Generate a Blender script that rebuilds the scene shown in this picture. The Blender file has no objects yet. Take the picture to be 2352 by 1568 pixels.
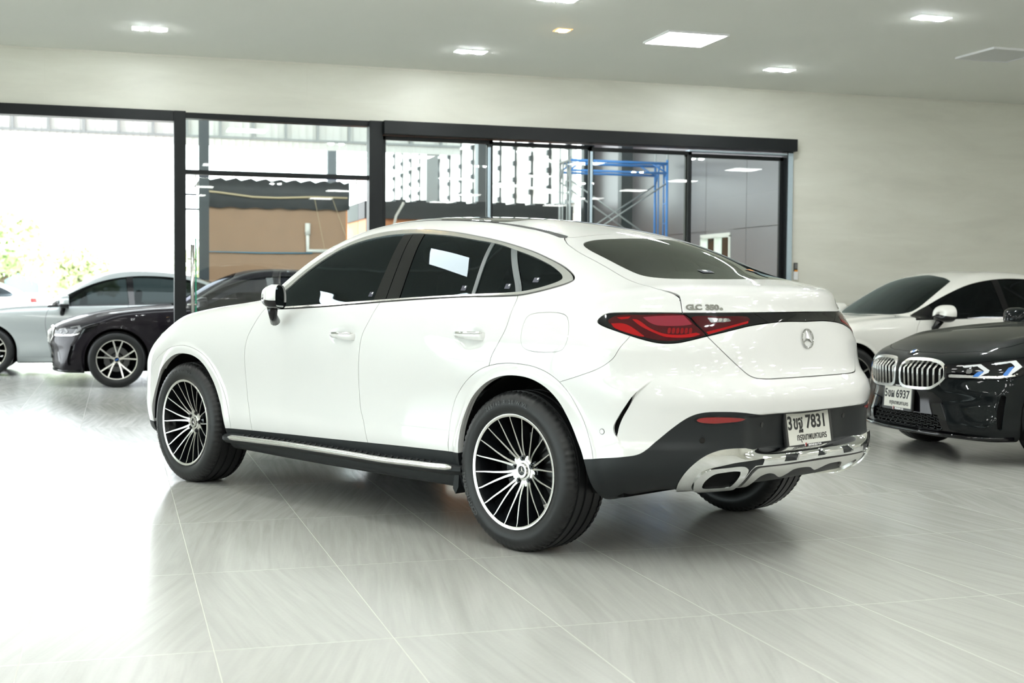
import bpy, bmesh, math, random
import numpy as np
from mathutils import Vector, Matrix
C = bpy.context.scene
COL = C.collection
random.seed(4)

# ================================================================ camera
cam_d = bpy.data.cameras.new('camera'); cam = bpy.data.objects.new('camera', cam_d); COL.objects.link(cam)
cam_d.sensor_width = 36.0; cam_d.lens = 45.6077
_r = (0.95677434, -0.29073126, 0.00762862); _u = (0.00408385, 0.03965821, 0.99920496); _f = (0.29080265, 0.95598251, -0.03913126)
cam.matrix_world = Matrix(((_r[0], _u[0], -_f[0], 0), (_r[1], _u[1], -_f[1], 0), (_r[2], _u[2], -_f[2], 1.1922), (0, 0, 0, 1)))
cam_d.clip_end = 300; cam_d.clip_start = .05
cam_d.dof.use_dof = True; cam_d.dof.focus_distance = 6.7; cam_d.dof.aperture_fstop = 3.6
C.camera = cam

# ================================================================ daylight and exposure
w = bpy.data.worlds.new('world'); C.world = w; w.use_nodes = True
nt = w.node_tree; nt.nodes.clear()
bg = nt.nodes.new('ShaderNodeBackground'); out = nt.nodes.new('ShaderNodeOutputWorld')
bg.inputs[0].default_value = (.90, .97, 1.0, 1); bg.inputs[1].default_value = 8.0
nt.links.new(bg.outputs[0], out.inputs[0])
sun_d = bpy.data.lights.new('sun', 'SUN'); sun_d.energy = 14; sun_d.angle = .02; sun_d.color = (1, .97, .92)
sun = bpy.data.objects.new('sun', sun_d); COL.objects.link(sun)
sun.rotation_euler = (math.radians(-28), math.radians(-22), 0); sun.location = (-10, 30, 20)
C.view_settings.view_transform = 'Standard'; C.view_settings.look = 'None'
C.view_settings.exposure = 0.0; C.view_settings.gamma = 1.0; C.view_settings.use_curve_mapping = False
C.cycles.max_bounces = 8; C.cycles.diffuse_bounces = 4; C.cycles.glossy_bounces = 5; C.cycles.transparent_max_bounces = 24
C.cycles.sample_clamp_indirect = 8; C.cycles.use_denoising = True

# ================================================================ materials
def mat(name, col, rough=.5, metal=0.0, spec=.5, coat=0.0, coat_rough=.03, emit=None, estr=0.0, bump=None, noise=None):
    m = bpy.data.materials.new(name); m.use_nodes = True
    n = m.node_tree.nodes; l = m.node_tree.links; b = n['Principled BSDF']
    b.inputs['Base Color'].default_value = (*col, 1); b.inputs['Roughness'].default_value = rough
    b.inputs['Metallic'].default_value = metal; b.inputs['Specular IOR Level'].default_value = spec
    b.inputs['Coat Weight'].default_value = coat; b.inputs['Coat Roughness'].default_value = coat_rough
    if emit: b.inputs['Emission Color'].default_value = (*emit, 1); b.inputs['Emission Strength'].default_value = estr
    if noise:      # (scale, amount): gentle procedural mottling of the colour
        tc = n.new('ShaderNodeTexCoord'); t = n.new('ShaderNodeTexNoise'); t.inputs['Scale'].default_value = noise[0]; t.inputs['Detail'].default_value = 6
        mx = n.new('ShaderNodeMix'); mx.data_type = 'RGBA'; mx.blend_type = 'MULTIPLY'
        rp = n.new('ShaderNodeMapRange'); rp.inputs[1].default_value = .3; rp.inputs[2].default_value = .7; rp.inputs[3].default_value = 1 - noise[1]; rp.inputs[4].default_value = 1 + noise[1] * .5
        l.new(tc.outputs['Object'], t.inputs['Vector']); l.new(t.outputs['Fac'], rp.inputs[0])
        mx.inputs[0].default_value = 1; mx.inputs[6].default_value = (*col, 1); l.new(rp.outputs[0], mx.inputs[7]); l.new(mx.outputs[2], b.inputs['Base Color'])
    if bump:       # (scale, strength)
        tc = n.new('ShaderNodeTexCoord'); t = n.new('ShaderNodeTexNoise'); t.inputs['Scale'].default_value = bump[0]
        bp = n.new('ShaderNodeBump'); bp.inputs['Strength'].default_value = bump[1]; bp.inputs['Distance'].default_value = .002
        l.new(tc.outputs['Object'], t.inputs['Vector']); l.new(t.outputs['Fac'], bp.inputs['Height']); l.new(bp.outputs[0], b.inputs['Normal'])
    return m
def glass(name, tint, gloss=(1, 1, 1), ior=1.5, rough=.0):
    m = bpy.data.materials.new(name); m.use_nodes = True; n = m.node_tree.nodes; l = m.node_tree.links; n.clear()
    o = n.new('ShaderNodeOutputMaterial'); t = n.new('ShaderNodeBsdfTransparent'); t.inputs[0].default_value = (*tint, 1)
    g = n.new('ShaderNodeBsdfGlossy'); g.inputs[0].default_value = (*gloss, 1); g.inputs[1].default_value = rough
    f = n.new('ShaderNodeFresnel'); f.inputs[0].default_value = ior
    mx = n.new('ShaderNodeMixShader'); l.new(f.outputs[0], mx.inputs[0]); l.new(t.outputs[0], mx.inputs[1]); l.new(g.outputs[0], mx.inputs[2]); l.new(mx.outputs[0], o.inputs[0])
    return m
M = {}
M['white_paint'] = mat('white_paint', (.645, .645, .63), .38, coat=1, coat_rough=.015)
M['black_paint'] = mat('black_paint', (.004, .006, .0065), .4, spec=.04, coat=.42, coat_rough=.02)
M['plum_paint'] = mat('plum_black_paint', (.009, .007, .010), .4, spec=.05, coat=.4, coat_rough=.02)
M['grey_paint'] = mat('silver_grey_paint', (.34, .37, .37), .35, metal=.35, coat=1, coat_rough=.03)
M['cream_paint'] = mat('cream_white_paint', (.78, .77, .72), .4, coat=1, coat_rough=.03)
M['cladding'] = mat('matt_black_cladding', (.0095, .0115, .0125), .5, spec=.28, bump=(900, .15))
M['gloss_black'] = mat('gloss_black', (.003, .003, .004), .04, spec=.4)
M['dark'] = mat('dark_inner', (.004, .004, .004), .9, spec=.1)
M['chrome'] = mat('chrome', (.76, .77, .77), .05, metal=1)
M['badge'] = mat('badge_chrome', (.50, .50, .49), .08, metal=1)
M['satin'] = mat('satin_aluminium', (.74, .74, .72), .24, metal=1)
M['silver_trim'] = mat('satin_silver_trim', (.62, .62, .60), .22, metal=.85)
M['rubber'] = mat('tyre_rubber', (.009, .0095, .010), .45, spec=.35, bump=(60, .2))
M['tread'] = mat('tyre_tread', (.012, .012, .012), .75, spec=.25)
M['tyre_text'] = mat('tyre_lettering', (.03, .03, .03), .35)
M['rim_black'] = mat('rim_gloss_black', (.006, .007, .008), .12, spec=.6)
M['rim_face'] = mat('rim_machined_face', (.72, .71, .68), .26, metal=1)
M['brake'] = mat('brake_steel', (.10, .10, .10), .45, metal=.8)
M['red_lens'] = mat('red_lens', (.18, .003, .005), .05, spec=.35, emit=(.6, .0, .005), estr=.0)
M['red_bright'] = mat('red_light_strip', (.30, .004, .006), .08, spec=.35)
M['pink_lens'] = mat('pink_lens', (.20, .018, .032), .1, spec=.35)
M['dark_red'] = mat('dark_red_lens', (.045, .002, .004), .04, spec=.35)
M['reflector'] = mat('red_reflector', (.20, .005, .006), .15, spec=.6)
M['clear_lens'] = mat('grey_clear_lens', (.16, .16, .16), .08, spec=.45)
M['plate_white'] = mat('plate_white', (.66, .66, .60), .4)
M['ink'] = mat('ink_black', (.006, .006, .006), .5)
M['white_ink'] = mat('ink_white', (.8, .8, .8), .5)
M['red_ink'] = mat('ink_red', (.4, .03, .02), .5)
M['blue_enamel'] = mat('blue_enamel', (.03, .13, .45), .2)
M['plate_frame'] = mat('plate_frame_black', (.016, .016, .016), .4)
M['tint'] = glass('tinted_glass', (.025, .036, .04), (.62, .74, .80), ior=1.38)
M['tint_light'] = glass('lightly_tinted_glass', (.30, .36, .35), (.5, .55, .55), ior=1.4)
M['rear_tint'] = glass('rear_tinted_glass', (.03, .04, .035), (.9, .95, .9), ior=1.5)
M['plum_glass'] = glass('dark_reflective_glass', (.02, .02, .025), (.2, .2, .23), ior=1.35)
M['grey_glass'] = glass('grey_saloon_glass', (.075, .09, .09), (.4, .45, .45), ior=1.4)
M['clear'] = glass('clear_glass', (.93, .97, .95), ior=1.45)
M['seat'] = mat('seat_leather', (.02, .02, .02), .5)
M['mirror'] = mat('mirror_glass', (.5, .53, .55), .02, metal=1)
M['lamp_white'] = mat('headlamp_white', (.75, .78, .8), .15)
M['lamp_blue'] = mat('headlamp_blue', (.05, .2, .6), .15)

# ================================================================ object helpers
def link(o, parent=None):
    COL.objects.link(o)
    if parent is not None: o.parent = parent
    return o
def empty(name, loc=(0, 0, 0), rz=0.0, label=None, cat=None, group=None):
    o = bpy.data.objects.new(name, None); o.empty_display_size = .1; COL.objects.link(o); o.location = loc; o.rotation_euler = (0, 0, rz)
    return tag(o, label, cat, group)
def tag(o, label=None, cat=None, group=None, kind=None):
    if label: o['label'] = label
    if cat: o['category'] = cat
    if group: o['group'] = group
    if kind: o['kind'] = kind
    return o
def raw(name, V, F, m, parent=None, N=None, smooth=True, mi=None):
    """mesh object from arrays; N gives custom vertex normals (zero rows = automatic)"""
    me = bpy.data.meshes.new(name)
    V = np.asarray(V, float)
    me.from_pydata([tuple(v) for v in V], [], [tuple(int(i) for i in f) for f in F])
    for k in (m if isinstance(m, (list, tuple)) else [m]): me.materials.append(M[k] if isinstance(k, str) else k)
    if mi is not None: me.polygons.foreach_set('material_index', np.asarray(mi, np.int32))
    me.polygons.foreach_set('use_smooth', np.full(len(me.polygons), smooth))
    me.update()
    if N is not None: me.normals_split_custom_set_from_vertices([tuple(n) for n in N])
    return link(bpy.data.objects.new(name, me), parent)
class MB:
    """collects simple solids and links them as ONE mesh object"""
    def __init__(s): s.V = []; s.F = []; s.I = []; s.mi = 0
    def add(s, V, F):
        b = len(s.V); s.V += [tuple(v) for v in V]; s.F += [tuple(i + b for i in f) for f in F]; s.I += [s.mi] * len(F); return s
    def box(s, x0, x1, y0, y1, z0, z1):
        V = [(x, y, z) for z in (z0, z1) for y in (y0, y1) for x in (x0, x1)]
        return s.add(V, [(0, 2, 3, 1), (4, 5, 7, 6), (0, 1, 5, 4), (2, 6, 7, 3), (0, 4, 6, 2), (1, 3, 7, 5)])
    def cyl(s, p, q, r, n=12, r2=None, cap=True):
        p = Vector(p); q = Vector(q); d = (q - p).normalized(); a = d.orthogonal().normalized(); b = d.cross(a); r2 = r if r2 is None else r2
        V = [p + (a * math.cos(t) + b * math.sin(t)) * r for t in [2*math.pi*i/n for i in range(n)]] + [q + (a * math.cos(t) + b * math.sin(t)) * r2 for t in [2*math.pi*i/n for i in range(n)]]
        F = [(i, (i+1) % n, n + (i+1) % n, n + i) for i in range(n)]
        if cap: F += [tuple(range(n))[::-1], tuple(range(n, 2*n))]
        return s.add(V, F)
    def tube(s, pts, r, n=10):
        P = [Vector(p) for p in pts]; rings = []; a = None
        for i, p in enumerate(P):
            d = ((P[min(i+1, len(P)-1)] - P[max(i-1, 0)])).normalized()
            a = d.orthogonal().normalized() if a is None else (a - d * a.dot(d)).normalized()
            b = d.cross(a); rr = r[i] if isinstance(r, (list, tuple)) else r
            rings.append([p + (a * math.cos(t) + b * math.sin(t)) * rr for t in [2*math.pi*k/n for k in range(n)]])
        V = [v for g in rings for v in g]; F = []
        for i in range(len(P)-1):
            for k in range(n): F.append((i*n+k, i*n+(k+1) % n, (i+1)*n+(k+1) % n, (i+1)*n+k))
        F += [tuple(range(n))[::-1], tuple(range((len(P)-1)*n, len(P)*n))]
        return s.add(V, F)
    def prism(s, pts, fn, d0, d1):
        """closed outline pts (a, b) swept between depths d0 and d1; fn(a, b, d) -> xyz"""
        n = len(pts); V = [fn(a, b, d0) for a, b in pts] + [fn(a, b, d1) for a, b in pts]
        return s.add(V, [tuple(range(n))[::-1], tuple(range(n, 2*n))] + [(i, (i+1) % n, n+(i+1) % n, n+i) for i in range(n)])
    def lathe(s, prof, n=64, fn=None):
        """profile of (radius, depth) turned about the local y axis"""
        V = []; k = len(prof)
        for i in range(n):
            t = 2*math.pi*i/n
            for (r, y) in prof:
                rr = fn(r, y, i) if fn else r
                V.append((rr*math.sin(t), y, rr*math.cos(t)))
        F = []
        for i in range(n):
            j = (i+1) % n
            for q in range(k-1): F.append((i*k+q, i*k+q+1, j*k+q+1, j*k+q))
        return s.add(V, F)
    def build(s, name, m, parent=None, smooth=False, bevel=0.0, auto=None):
        me = bpy.data.meshes.new(name); me.from_pydata(s.V, [], s.F)
        for k in (m if isinstance(m, (list, tuple)) else [m]): me.materials.append(M[k] if isinstance(k, str) else k)
        me.polygons.foreach_set('material_index', np.array(s.I, np.int32))
        bm = bmesh.new(); bm.from_mesh(me); bmesh.ops.recalc_face_normals(bm, faces=bm.faces); 
        if auto is not None:
            for f in bm.faces: f.smooth = True
            for e in bm.edges:
                if len(e.link_faces) == 2 and e.calc_face_angle(0) > auto: e.smooth = False
        elif smooth:
            for f in bm.faces: f.smooth = True
        bm.to_mesh(me); bm.free(); me.update()
        o = link(bpy.data.objects.new(name, me), parent)
        if bevel:
            b = o.modifiers.new('bevel', 'BEVEL'); b.width = bevel; b.segments = 2; b.limit_method = 'ANGLE'; b.angle_limit = .6
        return o
def text_mesh(s, size, depth=.0005, bold=0.0, align='CENTER', sx=1.0):
    """vertices and faces of a piece of lettering in the xy plane"""
    cu = bpy.data.curves.new('lettering', 'FONT'); cu.body = s; cu.size = size; cu.extrude = depth; cu.offset = bold; cu.align_x = align; cu.align_y = 'CENTER'; cu.resolution_u = 4
    o = bpy.data.objects.new('lettering', cu); COL.objects.link(o)
    dg = bpy.context.evaluated_depsgraph_get(); me = o.evaluated_get(dg).to_mesh()
    V = [tuple(v.co) for v in me.vertices]; F = [tuple(p.vertices) for p in me.polygons]
    o.evaluated_get(dg).to_mesh_clear(); bpy.data.objects.remove(o); bpy.data.curves.remove(cu)
    return [(x * sx, y, z) for x, y, z in V], F
def put_text(name, parts, m, Mx, parent):
    """parts: list of (string, size, bold, (cx, cy), xscale, material slot) laid out on the plane of matrix Mx"""
    b = MB()
    for (s_, size, bold, (cx, cy), sx, slot) in parts:
        V, F = text_mesh(s_, size, .0006, bold, sx=sx); b.mi = slot
        b.add([tuple(Mx @ Vector((x + cx, y + cy, z))) for x, y, z in V], F)
    return b.build(name, m, parent)
def copy_tree(o, parent=None, swap=None):
    c = o.copy()
    if swap and o.type == 'MESH' and any(s.name in swap for s in o.data.materials):
        c.data = o.data.copy()
        for i, s in enumerate(c.data.materials):
            if s.name in swap: c.data.materials[i] = M[swap[s.name]]
    COL.objects.link(c); c.parent = parent
    for ch in list(o.children): copy_tree(ch, c, swap)
    return c

# ================================================================ the showroom
CEIL = 3.62; WY = 14.1; TX0, TDX, TY0, TDY = -.9065, .6027, 4.3286, 1.2066
def nodes(m): return m.node_tree.nodes, m.node_tree.links, m.node_tree.nodes['Principled BSDF']
def mnode(n, l, op, a, b=None):
    k = n.new('ShaderNodeMath'); k.operation = op
    for i, v in enumerate((a, b)):
        if v is None: continue
        if isinstance(v, (int, float)): k.inputs[i].default_value = v
        else: l.new(v, k.inputs[i])
    return k.outputs[0]
def floor_material():
    m = mat('floor_tiles', (.5, .5, .48), .2); n, l, b = nodes(m)
    tc = n.new('ShaderNodeTexCoord'); sp = n.new('ShaderNodeSeparateXYZ'); l.new(tc.outputs['Object'], sp.inputs[0])
    u = mnode(n, l, 'DIVIDE', mnode(n, l, 'SUBTRACT', sp.outputs[0], TX0), TDX); v = mnode(n, l, 'DIVIDE', mnode(n, l, 'SUBTRACT', sp.outputs[1], TY0), TDY)
    iu = mnode(n, l, 'FLOOR', u); iv = mnode(n, l, 'FLOOR', v); fu = mnode(n, l, 'SUBTRACT', u, iu); fv = mnode(n, l, 'SUBTRACT', v, iv)
    du = mnode(n, l, 'MULTIPLY', mnode(n, l, 'MINIMUM', fu, mnode(n, l, 'SUBTRACT', 1, fu)), TDX); dv = mnode(n, l, 'MULTIPLY', mnode(n, l, 'MINIMUM', fv, mnode(n, l, 'SUBTRACT', 1, fv)), TDY)
    gr = mnode(n, l, 'LESS_THAN', mnode(n, l, 'MINIMUM', du, dv), .0011)
    cb = n.new('ShaderNodeCombineXYZ'); l.new(iu, cb.inputs[0]); l.new(iv, cb.inputs[1])
    wn = n.new('ShaderNodeTexWhiteNoise'); wn.noise_dimensions = '2D'; l.new(cb.outputs[0], wn.inputs['Vector'])
    # stone veining that runs along each tile at its own slight slant
    ang = mnode(n, l, 'MULTIPLY', mnode(n, l, 'SUBTRACT', wn.outputs['Value'], .35), .55)
    rot = n.new('ShaderNodeVectorRotate'); rot.rotation_type = 'Z_AXIS'; l.new(tc.outputs['Object'], rot.inputs['Vector']); l.new(ang, rot.inputs['Angle'])
    mp = n.new('ShaderNodeMapping'); mp.inputs['Scale'].default_value = (26, 1.3, 1); l.new(rot.outputs[0], mp.inputs[0])
    off = n.new('ShaderNodeVectorMath'); off.operation = 'SCALE'; off.inputs[3].default_value = 40; l.new(wn.outputs['Color'], off.inputs[0])
    ad = n.new('ShaderNodeVectorMath'); l.new(mp.outputs[0], ad.inputs[0]); l.new(off.outputs[0], ad.inputs[1])
    n1 = n.new('ShaderNodeTexNoise'); n1.inputs['Scale'].default_value = 1; n1.inputs['Detail'].default_value = 6; n1.inputs['Roughness'].default_value = .6; n1.inputs['Distortion'].default_value = .6; l.new(ad.outputs[0], n1.inputs['Vector'])
    n2 = n.new('ShaderNodeTexNoise'); n2.inputs['Scale'].default_value = 70; n2.inputs['Detail'].default_value = 3; l.new(tc.outputs['Object'], n2.inputs['Vector'])
    n3 = n.new('ShaderNodeTexNoise'); n3.inputs['Scale'].default_value = 1.3; n3.inputs['Detail'].default_value = 4; l.new(ad.outputs[0], n3.inputs['Vector'])
    rp = n.new('ShaderNodeValToRGB'); e = rp.color_ramp.elements
    e[0].position = .28; e[0].color = (.385, .385, .362, 1); e[1].position = .74; e[1].color = (.46, .46, .432, 1)
    k = e.new(.5); k.color = (.425, .425, .40, 1)
    s_ = mnode(n, l, 'ADD', mnode(n, l, 'MULTIPLY', n1.outputs[0], .8), mnode(n, l, 'MULTIPLY', n2.outputs[0], .2)); l.new(s_, rp.inputs[0])
    mx = n.new('ShaderNodeMix'); mx.data_type = 'RGBA'; l.new(gr, mx.inputs[0]); l.new(rp.outputs[0], mx.inputs[6]); mx.inputs[7].default_value = (.53, .52, .46, 1)
    l.new(mx.outputs[2], b.inputs['Base Color'])
    r = n.new('ShaderNodeMapRange'); r.inputs[1].default_value = .3; r.inputs[2].default_value = .7; r.inputs[3].default_value = .17; r.inputs[4].default_value = .27; l.new(n1.outputs[0], r.inputs[0])
    l.new(mnode(n, l, 'ADD', r.outputs[0], mnode(n, l, 'MULTIPLY', gr, .3)), b.inputs['Roughness'])
    bp = n.new('ShaderNodeBump'); bp.inputs['Strength'].default_value = .25; bp.inputs['Distance'].default_value = .001; l.new(mnode(n, l, 'SUBTRACT', n2.outputs[0], gr), bp.inputs['Height']); l.new(bp.outputs[0], b.inputs['Normal'])
    return m
def wall_material():
    m = mat('wall_stone_panels', (.5, .49, .42), .38, spec=.4); n, l, b = nodes(m)
    tc = n.new('ShaderNodeTexCoord'); sp = n.new('ShaderNodeSeparateXYZ'); l.new(tc.outputs['Object'], sp.inputs[0])
    def dist(o, per, off):
        a = mnode(n, l, 'DIVIDE', mnode(n, l, 'SUBTRACT', o, off), per); f = mnode(n, l, 'SUBTRACT', a, mnode(n, l, 'FLOOR', a))
        return mnode(n, l, 'MULTIPLY', mnode(n, l, 'MINIMUM', f, mnode(n, l, 'SUBTRACT', 1, f)), per)
    g = mnode(n, l, 'LESS_THAN', mnode(n, l, 'MINIMUM', dist(sp.outputs[0], 1.33, -.70), dist(sp.outputs[2], 1.2, .82)), .004)
    rot = n.new('ShaderNodeMapping'); rot.inputs['Rotation'].default_value = (0, .9, 0); rot.inputs['Scale'].default_value = (.7, 1, 3.2); l.new(tc.outputs['Object'], rot.inputs[0])
    t = n.new('ShaderNodeTexNoise'); t.inputs['Scale'].default_value = 1.0; t.inputs['Detail'].default_value = 8; t.inputs['Roughness'].default_value = .62; t.inputs['Distortion'].default_value = .5; l.new(rot.outputs[0], t.inputs['Vector'])
    rp = n.new('ShaderNodeValToRGB'); e = rp.color_ramp.elements
    e[0].position = .3; e[0].color = (.69, .675, .60, 1); e[1].position = .72; e[1].color = (.80, .79, .71, 1); k = e.new(.5); k.color = (.745, .73, .65, 1)
    l.new(t.outputs[0], rp.inputs[0])
    vein = mnode(n, l, 'LESS_THAN', mnode(n, l, 'ABSOLUTE', mnode(n, l, 'SUBTRACT', t.outputs[0], .52)), .0022)
    mx = n.new('ShaderNodeMix'); mx.data_type = 'RGBA'; l.new(mnode(n, l, 'MULTIPLY', mnode(n, l, 'MAXIMUM', g, mnode(n, l, 'MULTIPLY', vein, .7)), .55), mx.inputs[0]); l.new(rp.outputs[0], mx.inputs[6]); mx.inputs[7].default_value = (.74, .72, .64, 1)
    l.new(mx.outputs[2], b.inputs['Base Color']); return m
M['floor'] = floor_material(); M['wall'] = wall_material()
M['ceiling'] = mat('ceiling_paint', (.88, .89, .83), .75, spec=.2, noise=(.25, .06))
M['frame'] = mat('window_frame_black', (.009, .011, .0125), .4, spec=.25)
M['frame_light'] = mat('jamb_pale_aluminium', (.45, .55, .62), .3, metal=.5)
M['panel_on'] = mat('panel_light_diffuser', (.9, .9, .9), .5, emit=(1.0, .985, .96), estr=24.8)
M['panel_off'] = mat('panel_light_off', (.66, .67, .66), .5)
M['spot_on'] = mat('downlight_bulb', (.9, .9, .9), .5, emit=(.94, 1.0, 1.0), estr=490)
M['spot_tray'] = mat('downlight_tray', (.75, .8, .8), .4, emit=(.9, 1, .98), estr=2.2)
M['spot_warm'] = mat('downlight_bulb_warm', (.9, .8, .6), .5, emit=(1.0, .66, .30), estr=110)
M['spot_warm_tray'] = mat('downlight_tray_warm', (.5, .4, .2), .4, emit=(1, .6, .25), estr=.8)

def struct(o, kind='structure'): o['kind'] = kind; return o
struct(MB().box(-12, 15, -9, 23, -.2, 0).build('floor', 'floor'))
struct(MB().box(-12.2, 15.2, -9.2, WY + .25, CEIL, CEIL + .25).build('ceiling', 'ceiling'))
b = MB(); b.box(-12.2, 15.2, WY, WY + .25, 3.03, CEIL); b.box(7.82, 15.2, WY, WY + .25, 0, 3.03); b.box(-12.2, -3.6, WY, WY + .25, 0, 3.03)
struct(b.build('wall_front', 'wall'))
struct(MB().box(15, 15.2, -9.2, WY, 0, CEIL).build('wall_right', 'wall'))
struct(MB().box(-12.2, 15.2, -9.2, -9, 0, CEIL).build('wall_back', 'wall'))
# left wall with a glazed shopfront that lets the daylight in
b = MB(); b.box(-12.2, -12, -9.2, WY + .25, 3.0, CEIL); b.box(-12.2, -12, -9.2, -6, 0, 3.0); b.box(-12.2, -12, 12, WY + .25, 0, 3.0)
struct(b.build('wall_left', 'wall'))
b = MB()
for y in np.linspace(-6, 12, 7): b.box(-12.14, -12.04, y - .05, y + .05, 0, 3.0)
b.box(-12.14, -12.04, -6, 12, 2.9, 3.0); b.box(-12.14, -12.04, -6, 12, 0, .08)
wl = struct(b.build('window_1', 'frame'))
b = MB(); b.box(-12.1, -12.09, -6, 12, .08, 2.9); b.build('window_pane', 'clear', wl)
struct(MB().box(-12, 15, WY - .012, WY, CEIL - .02, CEIL).build('trim_1', 'wall'))

# openings in the front wall -------------------------------------------------
F0, F1 = WY - .04, WY + .10
b = MB(); b.box(-3.6, .57, F0 - .02, F1, 2.93, 3.04); b.box(.57, .69, F0 - .03, F1, 0, 3.04); b.box(-3.6, -3.5, F0, F1, 0, 2.93)
struct(b.build('door_1', 'frame', bevel=.004))
b = MB(); b.box(.69, 2.63, F0, F1, 2.97, 3.03); b.box(.69, 2.63, F0, F1, 2.39, 2.435); b.box(2.63, 2.78, F0 - .03, F1, 0, 3.03)
d2 = struct(b.build('door_2', 'frame', bevel=.004))
MB().box(.69, 2.63, WY + .03, WY + .04, 2.435, 2.97).build('fanlight_pane', 'clear', d2)
# frameless glass leaf with a long pull handle, shut
M['glass_edge'] = mat('green_glass_edge', (.02, .35, .2), .2, spec=.6)
MB().box(.80, 2.52, WY - .005, WY + .007, .01, 2.36).build('glass_leaf', 'clear', d2)
MB().box(.785, .80, WY - .006, WY + .008, .01, 1.72).build('leaf_edge', 'glass_edge', d2)
b = MB(); b.cyl((.755, WY - .07, .85), (.755, WY - .07, 1.65), .021, 14)
for z in (1.02, 1.5): b.cyl((.70, WY - .07, z), (.76, WY - .07, z), .009, 10); b.cyl((.79, WY - .07, z), (.79, WY, z), .009, 10)
for z in (1.02, 1.5): b.cyl((.755, WY - .07, z), (.79, WY - .07, z), .009, 10)
b.build('pull_handle', 'satin', d2, smooth=True)
for x in (.79, 2.5): MB().cyl((x, WY, 2.34), (x, WY, 2.40), .012, 10).build('hanger', 'satin', d2)
# sliding doors under a deep header box
b = MB(); b.box(2.78, 7.81, F0 - .10, F1, 2.885, 3.03); b.box(7.725, 7.81, F0, F1, 0, 2.885)
d3 = struct(b.build('door_3', 'frame', bevel=.004))
MB().box(7.735, 7.80, F0 - .012, F0, 0, 2.87).build('jamb_cover', 'frame_light', d3)
MB().box(6.44, 7.72, F0 - .01, F1 - .02, 2.845, 2.862).build('track', 'frame_light', d3)
def leaf(i, x0, x1, y, z1, w0=.035, w1=.045):
    b = MB(); b.box(x0, x0 + w0, y, y + .04, .02, z1); b.box(x1 - w1, x1, y, y + .04, .02, z1); b.box(x0, x1, y, y + .04, z1 - .045, z1); b.box(x0, x1, y, y + .04, .02, .10)
    o = struct(b.build('door_%d' % i, 'frame', bevel=.002)); MB().box(x0 + w0, x1 - w1, y + .016, y + .024, .10, z1 - .045).build('glass_pane', 'clear', o); return o
leaf(4, 2.79, 4.05, WY + .0, 2.88); leaf(5, 3.99, 5.27, WY + .045, 2.87); leaf(6, 5.20, 6.49, WY + .0, 2.85); leaf(7, 6.43, 7.72, WY + .045, 2.83)
for x0 in (4.02, 5.24): MB().box(x0 - .03, x0 + .0, WY - .012, WY - .001, .05, 2.80).build('edge_strip', 'frame_light', d3)

# ceiling lamps --------------------------------------------------------------
def panel_light(x, y, on=True, label=None, group=None):
    r = empty('panel_light', (x, y, CEIL), 0, label, 'ceiling light', group)
    b = MB()
    for (a0, a1, c0, c1) in ((-.31, .31, -.31, -.295), (-.31, .31, .295, .31), (-.31, -.295, -.295, .295), (.295, .31, -.295, .295)): b.box(a0, a1, c0, c1, -.02, 0)
    b.build('trim_frame', 'white_ink', r)
    MB().box(-.295, .295, -.295, .295, -.014, -.006).build('diffuser', 'panel_on' if on else 'panel_off', r)
    return r
def down_light(x, y, label, group=None, warm=False, n=2):
    r = empty('recessed_spotlight', (x, y, CEIL), 0, label, 'ceiling light', group)
    for k in range(n):
        cx = (k - (n - 1) / 2) * .17
        b = MB()
        for (a0, a1, c0, c1) in ((-.075, .075, -.075, -.062), (-.075, .075, .062, .075), (-.075, -.062, -.062, .062), (.062, .075, -.062, .062)): b.box(cx + a0, cx + a1, c0, c1, -.008, 0)
        f = b.build('trim_frame', 'spot_warm_tray' if warm else 'spot_tray', r)
        MB().cyl((cx, 0, -.016), (cx, 0, -.001), .042, 20).build('bulb', 'spot_warm' if warm else 'spot_on', f)
    return r
panel_light(5.21, 11.50, True, 'lit square white panel light set in the ceiling ahead of the car roof')
panel_light(8.55, 11.22, False, 'unlit square ceiling panel at the right edge of the photo')
down_light(.30, 12.73, 'lit pair of square spotlights in the ceiling above the open doorway on the left')
down_light(3.45, 12.86, 'lit pair of square spotlights in the ceiling above the middle of the glazing')
down_light(6.91, 12.78, 'lit pair of square spotlights nearest the plain wall on the right')
down_light(6.87, 9.96, 'lit pair of square spotlights in the top right of the ceiling')
down_light(3.52, 10.33, 'pair of spotlights just cut by the top edge of the photo')
down_light(3.975, 11.52, 'single warm yellow square spotlight in the ceiling', None, True, 1)
G1 = 'panel lights in the invented rows above and behind the camera'; G2 = 'spotlight pairs in the rows above and behind the camera'
for x in (-8.0, -4.7, -1.4, 1.9, 5.2, 8.5, 11.8):  # unseen panel rows, invented to light the room and show in reflections
    for y in (-6.5, -3.6, -.7, 2.2, 5.1, 8.0):
        if (x, y) in ((1.9, 5.1), (5.2, 8.0), (-1.4, 8.0)): continue
        panel_light(x, y, True, 'unseen square white panel light in an invented row above or behind the camera', G1)
for x in (-3.1, .2, 3.5, 6.8, 10.1):
    for y in (-2.1, .8, 3.7, 6.6): down_light(x, y, 'pair of spotlights in a row above or behind the camera', G2)
panel_light(-.48, 8.15, True, 'white panel light mirrored in the rear door glass of the coupe-SUV')
panel_light(-2.32, 9.8, True, 'white panel light mirrored low in the front door glass of the coupe-SUV')
down_light(1.0, 9.2, 'single warm spotlight above the parked car', None, True, 1)

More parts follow.
